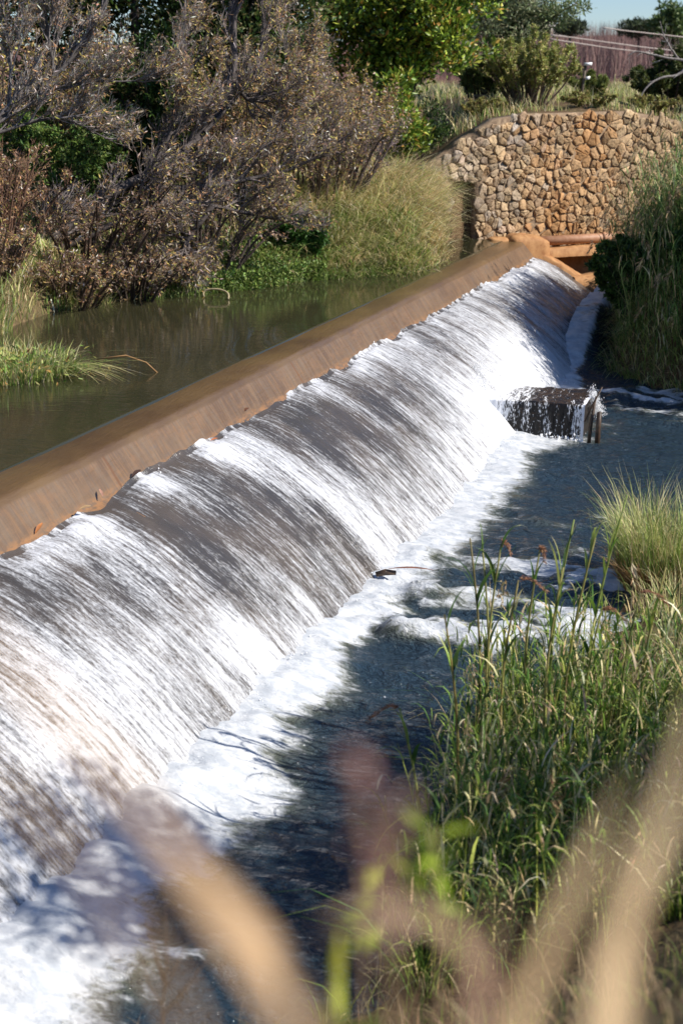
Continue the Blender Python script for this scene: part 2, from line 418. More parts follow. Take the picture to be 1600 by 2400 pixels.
# ------------------------------------------------------------------ weir
PROF = A([(-.62, .2), (-.62, 2.02), (-.6, 2.055), (-.55, 2.07), (-.3, 2.07), (-.08, 2.065), (-.03, 2.055), (0, 2.035), (.03, 1.99), (.12, 1.86), (.21, 1.725), (.25, 1.665), (.27, 1.64), (.34, 1.60), (.55, 1.53), (.8, 1.42), (1.1, 1.25), (1.4, 1.05), (1.7, .83), (2.0, .57), (2.3, .27), (2.55, 0.), (2.75, -.25), (3.0, -.6)])
pl = np.concatenate([[0], np.cumsum(np.hypot(*np.diff(PROF, axis=0).T))])
pl = pl - pl[np.argmin(np.abs(PROF[:, 0]))]
def prof_at(path): return np.interp(path, pl, PROF[:, 0]), np.interp(path, pl, PROF[:, 1])
LIP = np.interp(.26, PROF[:, 0], pl); TOE = np.interp(2.55, PROF[:, 0], pl)
U0, U1 = -15.0, 20.2
weir = empty('weir', C0 + A([0, 0, 0]), 'long straight concrete weir with a brown wet crest across the river', 'weir')
us_ = np.arange(U0, U1 + .01, .12)
UU, PP = np.meshgrid(us_, np.arange(len(PROF)), indexing='ij')
V = W(UU, PROF[PP, 0], PROF[PP, 1])
wob = (fbm(UU * .9, PP * .3, 3, 3) - .5) * .03
V[..., 2] += np.where(PP > 1, wob, 0)
mesh_obj('spillway_slab', V, [grid_faces(len(us_), len(PROF))], weir_mat(), weir, uv=np.stack([UU, pl[PP]], -1).reshape(-1, 2), smooth=True)
# raised, silt-stained end curb that follows the slope
acc = Acc()
cp = np.linspace(-.25, TOE - .3, 30); s_, z_ = prof_at(np.maximum(cp, -.6))
off = np.interp(cp, [-.25, 0, .4, 1, 3], [.13, .16, .13, .12, .12])
for k in range(1):
    rows = []
    for du, dz in [(-.12, -.25), (-.10, -.03), (-.03, .0), (.12, .02), (.30, -.01), (.36, -.06), (.36, -1.6)]:
        jit = (fbm(cp * 3, cp * 0 + du * 9, 3, 8) - .5) * .07
        rows.append(W(20.2 + du + 0 * cp + jit, s_ + .03 * dz, z_ + off * (1 if dz > -.2 else 0) + dz + jit * (dz > -1)))
    R_ = A(rows)
    acc.add(R_.reshape(-1, 3), grid_faces(len(rows), len(cp)), (.4, .2, .08))
    for col_ in (0, -1):
        acc.add(R_[:, col_], np.arange(len(rows))[None], (.4, .2, .08))
acc.build('end_curb', M_RUST, weir, smooth=True)

# falling water sheet
qs = np.linspace(0, 1, 130); fu = np.arange(U0, 20.08, .045)
FU, FQ = np.meshgrid(fu, qs, indexing='ij')
lipj = (fbm(FU[:, :1] * 1.1, FU[:, :1] * 0, 3, 41) - .5) * .20 + (vnoise(FU[:, :1] * 7, FU[:, :1] * 0, 42) - .5) * .04
PATH = LIP + lipj * (1 - FQ) + (TOE + .12 - LIP) * FQ
KU = A([-15, -8, -6, -5.1, -4.5, -4.0, -3.4, -3.1, -2.6, -2.1, -1.5, -1.1, -.6, -.1, .5, 1.2, 2.0, 2.9, 3.8, 4.6, 5.6, 6.6, 8, 10, 12, 14, 16, 18, 19.2, 20.2])
KQ = A([0, .08, .2, .35, .55, .75, 1.])
KW = A([
 [.3, .4, .4, .45, .5, .6, .6], [.3, .4, .4, .45, .55, .6, .65], [.25, .4, .35, .5, .65, .6, .6], [.4, .5, .35, .4, .62, .65, .62],
 [.75, .75, .6, .45, .55, .72, .68], [.65, .7, .6, .5, .45, .72, .75], [.25, .3, .3, .4, .4, .6, .7], [.6, .55, .35, .3, .45, .5, .68],
 [.75, .7, .42, .3, .35, .52, .6], [.3, .4, .4, .28, .3, .42, .5], [.18, .22, .25, .25, .32, .4, .45], [.5, .6, .45, .3, .3, .36, .45],
 [.78, .8, .75, .6, .45, .4, .5], [.7, .72, .72, .72, .7, .66, .62], [.4, .35, .35, .42, .6, .72, .7], [.5, .4, .28, .3, .42, .5, .6],
 [.5, .42, .28, .26, .34, .42, .6], [.62, .6, .42, .36, .45, .6, .7], [.55, .5, .4, .34, .42, .6, .72], [.75, .7, .55, .5, .55, .68, .8],
 [.7, .6, .42, .4, .56, .72, .8], [.6, .55, .5, .55, .66, .78, .85], [.7, .62, .52, .5, .68, .84, .85], [.72, .62, .6, .64, .8, .9, .88],
 [.6, .55, .52, .56, .75, .9, .9], [.75, .66, .6, .6, .62, .66, .7], [.82, .72, .55, .5, .5, .52, .6], [.8, .72, .6, .52, .45, .5, .55],
 [.75, .7, .62, .5, .42, .45, .5], [.3, .3, .25, .2, .2, .3, .4]])
KW = np.clip(KW, 0, 1)
def bil(U, Q):
    ku = np.clip(np.searchsorted(KU, U) - 1, 0, len(KU) - 2); kq = np.clip(np.searchsorted(KQ, Q) - 1, 0, len(KQ) - 2)
    a = np.clip((U - KU[ku]) / (KU[ku + 1] - KU[ku]), 0, 1); b = np.clip((Q - KQ[kq]) / (KQ[kq + 1] - KQ[kq]), 0, 1)
    return (KW[ku, kq] * (1 - a) + KW[ku + 1, kq] * a) * (1 - b) + (KW[ku, kq + 1] * (1 - a) + KW[ku + 1, kq + 1] * a) * b
strand = fbm(FU * 2.4 + .5 * FQ, FQ * 1.1, 4, 77)
white = bil(FU + (fbm(FU * 2, FQ * 5, 2, 12) - .5) * .5, FQ) + (strand - .5) * .55 * (1 - .3 * FQ)
white = np.where(FQ < .03, white - .25 + (vnoise(FU * 9, FQ * 0, 19) - .4) * .7, white)
SS, ZZ = prof_at(PATH)
lift = .004 + .014 * sstep(0, .06, FQ) + .05 * np.clip(white - .35, 0, 1) * sstep(0, .1, FQ) + .05 * (fbm(FU * 9, PATH * 2.2, 3, 51) - .45) * sstep(0, .12, FQ)
lift += .05 * sstep(.55, .8, white) * np.exp(-((FQ - .05) / .06) ** 2)
V = W(FU, SS + lift * .6, ZZ + lift * .8)
tag(mesh_obj('falling_water', V, [grid_faces(len(fu), len(qs))], falls_mat(), attrs={'white': np.clip(white, 0, 1.1)}, uv=np.stack([FU, PATH], -1).reshape(-1, 2), smooth=True), kind='structure')

# ------------------------------------------------------------------ pond above, river below
pu = np.linspace(-30, 45, 60); ps = np.concatenate([np.linspace(-45, -4, 30), np.append(np.linspace(-3.5, -.6, 14), [-.56, -.53, -.51, -.49, -.46])])
PU, PS = np.meshgrid(pu, ps, indexing='ij')
pz = 2.105 - .022 * sstep(-1.2, -.62, PS) - .03 * sstep(-.53, -.49, PS)
V = W(PU, PS, pz)
keep = grid_faces(len(pu), len(ps))
cen = V.reshape(-1, 3)[keep].mean(1)
keep = keep[(cen[:, 1] < 37.2 + (cen[:, 0] - 3.4) * .45) | (cen[:, 0] < 0)]
tag(mesh_obj('pond_water', V, [keep], pond_mat(), smooth=True), kind='structure')

ru = np.arange(-16, 24, .06); rs = np.arange(2.05, 14.5, .06)
RU, RS = np.meshgrid(ru, rs, indexing='ij')
w_ = RS - 2.5
Lf = np.interp(RU, [-16, -9, -7.5, -6, -5, -4, -3, -2, -1, 0, 1, 2.5, 4, 6, 7.2, 8.2, 10, 13, 16], [1.0, 1.0, .9, .9, 1.1, .9, .45, .5, .9, .9, .65, .9, 1.0, 1.1, 1.2, 1.2, 1.0, .3, .25])
foam = 1.08 * np.exp(-(np.maximum(w_, 0) / (1.05 * Lf)) ** 1.5)
foam = np.clip(foam, 0, 1.1)
BLOBS = [(1215, 1330, .9, .6, .95), (1110, 1330, .8, .5, .8), (960, 1365, 1.2, .35, .75), (1180, 1410, 1.0, .45, .85), (1020, 1490, .55, .35, .8), (1100, 1425, 1.0, .3, .7), (1390, 1215, .35, .35, .85), (1300, 1240, .6, .5, .4),
         (900, 1590, .9, .10, .6), (1020, 1600, .6, .08, .6), (820, 1560, .5, .10, .4), (720, 1760, .5, .5, .35), (640, 1830, .7, .35, .45), (560, 1910, .8, .4, .35), (1330, 1290, .7, .4, .6), (1450, 1290, .5, .4, .5),
         (1450, 930, 1.6, .35, .8), (1520, 985, 1.0, .35, .7), (1400, 960, .8, .3, .5), (1560, 920, .8, .3, .8), (1420, 1010, .4, .25, .5), (1250, 1100, .5, .7, .45), (1380, 1050, .35, .2, .7), (1290, 1010, 1.3, .12, .6),
         (300, 2190, 1.6, .35, .75), (80, 2240, .9, .4, .85), (420, 2330, 1.3, .25, .5), (250, 2290, .8, .2, .4), (1540, 1480, .7, .2, .5), (1300, 1500, 1., .25, .5), (1480, 1440, .8, .3, .45), (560, 2170, .6, .15, .5)]
rapid = np.zeros_like(RU)
WU = RU + (fbm(RU * 1.3, RS * 1.1, 4, 101) - .5) * 1.1; WS = RS + (fbm(RU * 1.1, RS * .9, 4, 102) - .5) * 1.6
for (px, py, rn, rd, st) in BLOBS:
    bu, bs = US(atz(px, py, 0.))
    gss = np.exp(-(((WU - bu) / rd) ** 2 + ((WS - bs) / rn) ** 2)); foam = np.maximum(foam, st * .82 * gss); rapid = np.maximum(rapid, gss * st)
def region(u0, u1, s0, s1): return sstep(u0 - .5, u0 + .5, WU) * (1 - sstep(u1 - .5, u1 + .5, WU)) * sstep(s0 - .5, s0 + .4, RS) * (1 - sstep(s1 - 1.5, s1 + .6, WS))
reg = np.maximum(region(-2.5, .9, 2.7, 7.6), np.maximum(.9 * region(9.3, 14.5, 3.6, 8.5), .8 * region(-13, -10.2, 2.6, 6.5)))
chop = .6 * fbm(WU * 1.9, WS * .75, 5, 201) + .4 * fbm(RU * 4.2, RS * 2.1, 4, 203)
foam = np.maximum(foam, reg * (.12 + .50 * sstep(.40, .60, chop)))
foam = np.where(RU > 12.8, foam * .8, foam)
foam = foam + (fbm(RU * 1.6, RS * .7, 3, 61) - .5) * .45 * sstep(.02, .3, foam) + (fbm(RU * .8, RS * .5, 4, 65) - .62) * .5
foam = np.clip(foam, 0, 1.15)
ramp_end = .95 * sstep(12.6, 16.8, RU) * (1 - sstep(.0, .6, w_))
hz = .09 * (fbm(RU * 1.5, RS * .9, 4, 71) - .5) + .085 * (fbm(RU * 4.4, RS * 2.4, 3, 73) - .5)
hz += rapid * (.34 * (fbm(RU * 2.6, RS * 1.8, 5, 75) - .35)) + .04 * np.sin(RS * 0 + RU * 5.5 + 2 * fbm(RU * .5, RS * .6, 2, 3)) * np.exp(-((RU + 3.2) / 2.2) ** 2) * sstep(.8, 2, w_)
pile = np.exp(-(np.maximum(w_ + .05, 0) / .55) ** 2) * np.interp(RU, [-16, -6, -3, -1, 2, 8, 20], [.30, .30, .24, .12, .10, .14, .2])
hz += reg * (.30 * (chop - .45) + .16 * (fbm(RU * 6, RS * 3.4, 4, 207) - .5))
hz += pile * (.6 + .7 * (fbm(RU * 3.0, RS * 1.6, 3, 79) - .4)) + .03 * sstep(.3, 1, foam) * (fbm(RU * 8, RS * 4, 2, 83) - .4)
V = W(RU, RS, hz + ramp_end)
tag(mesh_obj('river_water', V, [grid_faces(len(ru), len(rs))], river_mat(), attrs={'foam': foam}, uv=np.stack([RU, RS], -1).reshape(-1, 2), smooth=True), kind='structure')

# ------------------------------------------------------------------ baffle block with water running over it
def rbox(acc, u0, u1, s0, s1, z0, z1, nseg=24, rough=.03, seed=0, col=(.03, .025, .02)):
    # lump-edged block: every face a grid, pushed about by noise
    def face(f):
        a = np.linspace(0, 1, nseg); X, Y = np.meshgrid(a, a, indexing='ij'); P = f(X, Y)
        u_ = u0 + (u1 - u0) * P[0]; s_ = s0 + (s1 - s0) * P[1]; z_ = z0 + (z1 - z0) * P[2]
        cu, cs, cz = (u0 + u1) / 2, (s0 + s1) / 2, (z0 + z1) / 2
        k = 1 - .02 * ((np.abs(P[0] - .5) * 2) ** 8 + (np.abs(P[1] - .5) * 2) ** 8 + (np.abs(P[2] - .5) * 2) ** 8)
        j = rough * (fbm(u_ * 5 + z_ * 3.1, s_ * 5 + z_ * 4.3, 4, seed) - .5)
        return W(cu + (u_ - cu) * k + j, cs + (s_ - cs) * k + j, cz + (z_ - cz) * k + j)
    one = lambda q: np.ones_like(q)
    for f in (lambda x, y: (x, y, one(x)), lambda x, y: (0 * x, y, x), lambda x, y: (one(x), y, x), lambda x, y: (x, 0 * x, y), lambda x, y: (x, one(x), y)):
        acc.add(face(f).reshape(-1, 3), grid_faces(nseg, nseg), col)
def block_water_mat():
    m, nt = new_mat('trickling_water'); g = NT(nt); uv = g.uv()
    w = g.attr('white').outputs['Fac']
    n1 = g.noise(g.mapping(uv, (16, 3.2, 1)), 1, 3, .6); n2 = g.noise(g.mapping(uv, (48, 15, 1)), 1, 3, .65)
    mx_ = g.math('ADD', g.math('MULTIPLY', n1, .5), g.math('MULTIPLY', n2, .5))
    t = g.math('SUBTRACT', .82, g.math('MULTIPLY', w, .5)); f = g.sms(mx_, g.math('SUBTRACT', t, .05), g.math('ADD', t, .05))
    a = g.n('ShaderNodeBsdfPrincipled', i={'Base Color': (.018, .015, .012, 1), 'Roughness': .2, 'IOR': 1.33})
    br = g.noise(g.mapping(uv, (9, 9, 1)), 1, 3)
    nt.links.new(g.mix(g.sms(br, .55, .75), (.011, .010, .010), (.05, .03, .016)), a.inputs['Base Color'])
    b_ = g.n('ShaderNodeBsdfPrincipled', i={'Base Color': (.85, .86, .87, 1), 'Roughness': .5})
    bp = g.bump(mx_, .8, .03); nt.links.new(bp, a.inputs['Normal']); nt.links.new(bp, b_.inputs['Normal'])
    s = g.n('ShaderNodeMixShader'); nt.links.new(f, s.inputs[0]); nt.links.new(a.outputs[0], s.inputs[1]); nt.links.new(b_.outputs[0], s.inputs[2])
    g.out(s.outputs[0]); return m
BU0, BU1, BS0, BS1, BZ = 7.5, 8.75, 1.5, 3.68, .60
blk = empty('baffle_block', W(A(8.), A(3.), A(0.)), 'black wet concrete baffle block jutting out from the foot of the weir', 'concrete block')
acc = Acc(); rbox(acc, BU0, BU1, BS0, BS1, -.7, BZ, 26, .05, 3); acc.build('block_body', M_DARK, blk, smooth=True)
# thin spill running over top and front
na, nb = 150, 60
path = np.linspace(0, 1, nb); aS = np.linspace(BS0 - .1, BS1 + .03, na)
AS, PB = np.meshgrid(aS, path, indexing='ij')
tt = PB * 2.0                                   # 0..1.25 top, then front
topw = BU1 - BU0
uu = np.where(tt < topw, BU1 - tt, BU0 - .025 - .05 * np.sqrt(np.clip(tt - topw, 0, 1)))
zz = np.where(tt < topw, BZ + .035, BZ + .035 - (tt - topw) * .88)
uu = uu + .03 * (fbm(AS * 14, PB * 5, 3, 5) - .5) * (tt > topw); zz = zz + .05 * (fbm(AS * 6, PB * 7, 3, 6) - .4) * (tt < topw)
wh = np.where(tt < topw, .42, .46) + .5 * (1 - sstep(1.9, 2.55, AS)) + .3 * (1 - sstep(2.5, 3.0, AS)) * (fbm(AS * 3, PB * 3, 3, 14)) + .45 * sstep(3.6, 3.7, AS) + (fbm(AS * 7, PB * 2, 3, 15) - .5) * .4
tag(mesh_obj('spill_water', W(uu, AS, zz), [grid_faces(na, nb)], block_water_mat(), attrs={'white': wh}, uv=np.stack([AS, PB * 2], -1).reshape(-1, 2), smooth=True), kind='structure')
# splash droplets (stuff)
m_sp = simple_mat('spray', (.8, .82, .84), (.9, .9, .9), 5, .4, .1, .01)
acc = Acc()
def drops(c, n, sig, r0, r1):
    P = c + rng.normal(size=(n, 3)) * A(sig); r = rng.uniform(r0, r1, n) * rng.uniform(.4, 1, n)
    o = A([(1, 0, 0), (-1, 0, 0), (0, 1, 0), (0, -1, 0), (0, 0, 1.5), (0, 0, -1.5)])
    V = P[:, None] + r[:, None, None] * o[None]
    f = A([(0, 2, 4), (2, 1, 4), (1, 3, 4), (3, 0, 4), (2, 0, 5), (1, 2, 5), (3, 1, 5), (0, 3, 5)])
    acc.add(V.reshape(-1, 3), (np.arange(n)[:, None, None] * 6 + f[None]).reshape(-1, 3), (.85, .86, .87))
for k in range(8):
    drops(W(A(8.2), A(3.85 - .02 * k), A(.35 + .06 * k)), 320 - 36 * k, (.06 - .003 * k, .05, .05), .003, .012)
for k in range(9): drops(W(A(7.7 + .1 * k), A(1.85 - .04 * k), A(.75 + .03 * k)), 240, (.10, .08, .09), .004, .011)
for k in range(70):
    q = rng.uniform(-7, 12); drops(W(A(q), A(2.55), A(.12)), 16, (.12, .12, .07), .004, .012)
for k in range(60): drops(W(A(7.42), A(rng.uniform(1.9, 3.7)), A(.0)), 8, (.05, .05, .05), .01, .03)
for k in range(10): drops(W(A(rng.uniform(-6, 19)), A(.3), A(1.68)), 6, (.3, .05, .02), .006, .014)
tag(acc.build('splash', m_sp), kind='stuff')
# driftwood stakes caught at the block's end
dw = empty('driftwood', W(A(7.6), A(3.85), A(0.)), 'dark broken driftwood stakes wedged upright against the end of the baffle block', 'driftwood')
acc = Acc()
b0 = W(A(7.45), A(3.80), A(-.2)); tube(acc, [b0, b0 + A([.03, 0, .5]), b0 + A([.10, .02, 1.0])], [.035, .032, .015], 6, (.05, .03, .02))
acc.build('stake', M_WOOD, dw)
acc = Acc(); b0 = W(A(7.45), A(3.96), A(-.2)); tube(acc, [b0, b0 + A([0, 0, .45]), b0 + A([.01, 0, .74])], [.05, .048, .045], 4, (.03, .02, .015)); acc.build('stake', M_WOOD, dw)
acc = Acc(); b0 = W(A(7.42), A(3.72), A(.35)); tube(acc, [b0, b0 + A([.12, 0, .28]), b0 + A([.28, 0, .62])], [.012, .02, .012], 5, (.03, .02, .015)); acc.build('branch', M_WOOD, dw)

# ------------------------------------------------------------------ stone retaining wall
def clip_poly(P, a, nrm):
    out = []; dd = (P - a) @ nrm
    for i in range(len(P)):
        j = (i + 1) % len(P)
        if dd[i] <= 0: out.append(P[i])
        if (dd[i] < 0) != (dd[j] < 0) and dd[i] != dd[j]:
            out.append(P[i] + (P[j] - P[i]) * dd[i] / (dd[i] - dd[j]))
    return A(out)
WA = A([1.6, wallY(1.6), 0]); WDIR = A([.9119, .4104, 0]); WN = A([.4104, -.9119, 0])
def wallP(x, z, dep): return WA + np.asarray(x)[..., None] * WDIR + np.asarray(dep)[..., None] * WN + np.asarray(z)[..., None] * A([0, 0, 1.])
def wtop(x): return np.interp(1.6 + x * .9119, WALLTOP[:, 0], WALLTOP[:, 1])
wall = empty('retaining_wall', wallP(A(4.), A(2.), A(0.)), 'rough stone retaining wall of tan and grey rubble behind the far end of the weir', 'stone wall')
LW = 8.4
sl0, sl1, slz = 1.35, 2.02, 3.55       # sluice opening in the wall, x range and top
pts = []
for gi in range(40):
    for gj in range(20):
        if rng.random() < .16: continue
        pts.append((-.2 + .225 * (gi + (gj % 2) * .5) + rng.uniform(-.10, .10), 1.7 + .20 * gj + rng.uniform(-.085, .085)))
        if rng.random() < .14: pts.append((pts[-1][0] + rng.uniform(.07, .13), pts[-1][1] + rng.uniform(-.1, .1)))
pts = A(pts)
acc = Acc()
for i, p in enumerate(pts):
    cell = A([p + A(c) * .4 for c in ((-1, -1), (1, -1), (1, 1), (-1, 1))])
    near = np.argsort(np.hypot(*(pts - p).T))[1:20]
    for k in near:
        cell = clip_poly(cell, (p + pts[k]) / 2, (pts[k] - p) / np.linalg.norm(pts[k] - p) + rng.normal(0, .09, 2))
        if len(cell) < 3: break
    if len(cell) < 3: continue
    cen = cell.mean(0)
    if cen[1] > wtop(cen[0]) - .06 or cen[1] < 1.8: continue
    if sl0 - .1 < cen[0] < sl1 + .02 and cen[1] < slz: continue
    gap = .006 + .016 * rng.random()
    # resample the outline so that corners can be rounded and roughened
    nx = np.roll(cell, -1, 0); lo_ = np.linalg.norm(nx - cell, axis=1)
    O = []
    for c_, d_, l_ in zip(cell, nx, lo_):
        if l_ < .03: continue
        O.append(c_ + (d_ - c_) * min(.16, .018 / l_)); O.append((c_ + d_) / 2 + rng.normal(0, .008, 2)); O.append(d_ + (c_ - d_) * min(.16, .018 / l_))
    O = A(O); m = len(O)
    if m < 6: continue
    rr = np.linalg.norm(O - cen, axis=1)[:, None]; O = cen + (O - cen) * (1 - gap / rr) * (1 + rng.normal(0, .02, (m, 1)))
    dep = rng.uniform(.03, .07); tilt = rng.normal(0, .16, 2)
    rings = []
    for sc, dd in ((1.0, -.2), (.985, .5), (.93, .86), (.72, 1.0), (.35, 1.0)):
        Q = cen + (O - cen) * sc
        rings.append(wallP(Q[:, 0], Q[:, 1], dep * dd + ((Q - cen) @ tilt) * (dd > 0) + rng.normal(0, .011, m) * (dd > 0)))
    top = wallP(A([cen[0]]), A([cen[1]]), A([dep * 1.03]))
    Vv = np.concatenate(rings + [top]); F = []
    for r in range(4):
        a = r * m + np.arange(m); b = r * m + (np.arange(m) + 1) % m; F.append(np.stack([a, b, b + m, a + m], 1))
    F = [np.concatenate(F), np.stack([4 * m + np.arange(m), 4 * m + (np.arange(m) + 1) % m, np.full(m, 5 * m)], 1)]
    # stains: the middle of the wall is iron-stained orange, the left is grey
    stain = np.exp(-((cen[0] - 4.9) / 1.3) ** 2) * .8 * (.3 + 1.3 * vnoise(A(cen[0] * 1.3), A(cen[1] * .8), 6)) + .4 * (cen[1] < 2.35) + rng.normal(0, .2)
    grey = A([.36, .32, .27]) * rng.uniform(.6, 1.5); tan = A([.44, .33, .20]) * rng.uniform(.6, 1.35); org = A([.44, .22, .08]) * rng.uniform(.75, 1.15)
    gl = np.clip(1.0 - .27 * cen[0] + .25 * (cen[0] > 6) + rng.normal(0, .4), 0, 1)
    c = tan * (1 - gl) + grey * gl; f = np.clip(stain, 0, 1) * .75; c = c * (1 - f) + org * f
    acc.add(Vv, F, c)
acc.build('stonework', M_STONE, wall, smooth=False)
# mortar core with the sluice opening
m_mort = simple_mat('earthy_mortar', (.14, .09, .055), (.32, .23, .14), 9, .95, .8, .04)
acc = Acc()
def core(x0, x1, zb):
    xx = np.linspace(x0, x1, max(2, int((x1 - x0) / .15))); tp = wtop(xx) - .03; n_ = len(xx)
    V = np.concatenate([wallP(xx, 0 * xx + zb, 0 * xx + .005), wallP(xx, tp, 0 * xx + .005), wallP(xx, tp, 0 * xx - .5), wallP(xx, 0 * xx + zb, 0 * xx - .5)])
    k = np.arange(n_ - 1); F = [np.concatenate([np.stack([k + a * n_, k + 1 + a * n_, k + 1 + (a + 1) * n_, k + (a + 1) * n_], 1) for a in range(3)]),
        A([[0, n_, 2 * n_, 3 * n_]]), A([[n_ - 1, 2 * n_ - 1, 3 * n_ - 1, 4 * n_ - 1]])]
    acc.add(V, F, (.2, .1, .05))
core(-.2, sl0, 1.0); core(sl0, sl1, slz); core(sl1, LW, 1.0)
acc.build('mortar_core', m_mort, wall)
acc = Acc()
xx = A([sl0 - .02, sl1 + .02]); V = np.concatenate([wallP(xx, A([1., 1.]), A([-.48, -.48])), wallP(xx, A([slz, slz]), A([-.48, -.48]))]); acc.add(V, A([[0, 1, 3, 2]]), (.01, .01, .01))  # black back sheet paints in the shade deep inside the opening
for z_ in (2.3, 2.75, 3.2): tube(acc, wallP(A([sl0, sl1]), A([z_, z_]), A([-.4, -.4])), .04, 6, (.02, .02, .02))
acc.build('sluice_dark_back', M_DARK, wall)
# rust-stained plinth ledge with pipe at the end of the weir
pl_ = empty('concrete_ledge', W(A(20.6), A(1.), A(1.5)), 'orange stained concrete ledge with a dark recess under the rusty pipe', 'concrete ledge')
acc = Acc()
def obox(acc, c, ax, L, wd, z0, z1, col=(.4, .2, .08), n=14, seed=1):
    ax = ax / np.linalg.norm(ax); sd = A([-ax[1], ax[0], 0]); t = np.linspace(-.5, .5, n)
    prof = [(-.5, 0), (-.5, .8), (-.42, .97), (0, 1.), (.42, .97), (.5, .8), (.5, 0)]
    rows = []
    for (a, b) in prof:
        j = (fbm(t * L * 3 + a, t * 0 + b * 4, 3, seed) - .5) * .06
        rows.append(c + t[:, None] * L * ax + (a * wd + j)[:, None] * sd + (z0 + (z1 - z0) * b + j)[:, None] * A([0, 0, 1.]))
    R_ = A(rows); acc.add(R_.reshape(-1, 3), grid_faces(len(prof), n), col)
    for k in (0, -1): acc.add(R_[:, k], np.arange(len(prof))[None], col)
pdir = A([.9119, .4104, 0])
p0 = atY(1215, 556, 37.25); p0[2] = 0
obox(acc, A([6.6, 38.15, 0]), pdir, 4.2, .5, 1.6, 1.84, seed=4)
acc.build('ledge_top', M_RUST, pl_, smooth=True)
acc = Acc(); obox(acc, A([6.6, 38.45, 0]), pdir, 4.2, .2, .6, 1.8, seed=5); acc.build('back_wall', M_RUST, pl_, smooth=True)
acc = Acc(); obox(acc, A([7.2, 37.6, 0]), pdir, 3.0, .8, .6, 1.2, seed=6); acc.build('sill', M_RUST, pl_, smooth=True)
acc = Acc()
for (cx, cy, cz, ra, rb, rc, sd_) in [(4.78, 37.3, 1.92, .62, .40, .30, 3), (4.2, 37.2, 1.95, .5, .3, .2, 5)]:
    th, ph = np.meshgrid(np.linspace(0, math.pi, 22), np.linspace(0, 2 * math.pi, 34), indexing='ij')
    sg = lambda q: np.sign(q) * np.abs(q) ** .72
    R_ = 1 + .22 * (fbm(np.cos(ph) * 2 + 7 * sd_, th * 2 + np.sin(ph), 4, sd_) - .5)
    lx = R_ * ra * sg(np.sin(th)) * sg(np.cos(ph)); ly = R_ * rb * sg(np.sin(th)) * sg(np.sin(ph)); lz = R_ * rc * sg(np.cos(th)); lz = np.where(lz < 0, lz * 4, lz)
    acc.add(np.stack([cx + lx * .91 - ly * .41, cy + lx * .41 + ly * .91, cz + lz - .12 * lx], -1).reshape(-1, 3), grid_faces(22, 34), (.4, .2, .08))
acc.build('end_block', M_RUST, pl_, smooth=True)
pipe = empty('rusty_pipe', (6, 37.8, 2.1), 'thick rusty orange pipe lying level in front of the stone wall', 'pipe')
acc = Acc(); a0 = atY(1245, 566, 37.45); a1 = a0 + pdir * 4.0; tube(acc, [a0, (a0 + a1) / 2, a1], .125, 18, (.4, .2, .1)); acc.build('pipe_barrel', M_PIPE, pipe, smooth=True)
acc = Acc()
for f_ in (.02, .55):
    acc = Acc(); c_ = a0 + pdir * 4 * f_; tube(acc, [c_ - pdir * .05, c_ + pdir * .05], .155, 18, (.4, .2, .1)); acc.build('collar', M_PIPE, pipe)
# ------------------------------------------------------------------ vegetation
def onground(X, Y, dz=0.):
    return np.stack([X, Y, ground_z(X, Y) + dz], -1)
BR = A([.085, .065, .052])
DRY_AND_GLINT = [(.29, .19, .11), (.42, .32, .24), (.36, .33, .08), (.60, .45, .14), (.52, .28, .13), (.16, .10, .07), (.70, .63, .55)]  # dry leaf colours; the last, palest one is a painted highlight
def tree_from_limbs(name, label, cat, base, limbs, prm, leafn, palette, weights, leafL, leafW, depth=3, col=BR, childL=1.5, group=None, leafmat=None, hang=.4, t0=.2, lr=1.):
    t = empty(name, base, label, cat, group); acc = Acc(); tips = []
    for pts, r0, r1 in limbs:
        pts = A(pts, dtype=float); K = len(pts)
        q = np.linspace(0, K - 1, K * 4); P = np.stack([np.interp(q, np.arange(K), pts[:, k]) for k in range(3)], 1)
        for _ in range(4): P[1:-1] = (P[:-2] + 2 * P[1:-1] + P[2:]) / 4
        P += rng.normal(0, .004, P.shape)
        tube(acc, P, np.linspace(r0, r1, len(P)) * lr, 7, col * .6 * rng.uniform(.8, 1.2), cap=False)
        spawn(acc, P, r0 * .55, childL, depth, prm, tips, col, t0)
    acc.build('trunk', M_BARK, t, smooth=True)
    if leafn and tips:
        p1 = A([a[0] for a in tips]); p0 = A([a[2] for a in tips]); d0 = A([a[1] for a in tips])
        n = int(len(tips) * leafn); k = rng.integers(0, len(tips), n); f = rng.random((n, 1))
        P = p0[k] * (1 - f) + p1[k] * f
        dirs = d0[k] / (np.linalg.norm(d0[k], axis=1)[:, None] + 1e-9) * .5 + rng.normal(0, .7, (n, 3)) - A([0, 0, hang])
        ac2 = Acc(); leaves(ac2, P, leafL * rng.uniform(.6, 1.3, n), leafW * rng.uniform(.6, 1.3, n), dirs, pal(n, palette, weights))
        ac2.build('crown', leafmat or M_DRY, t)
    return t
def px(l): return [atY(*q) for q in l]

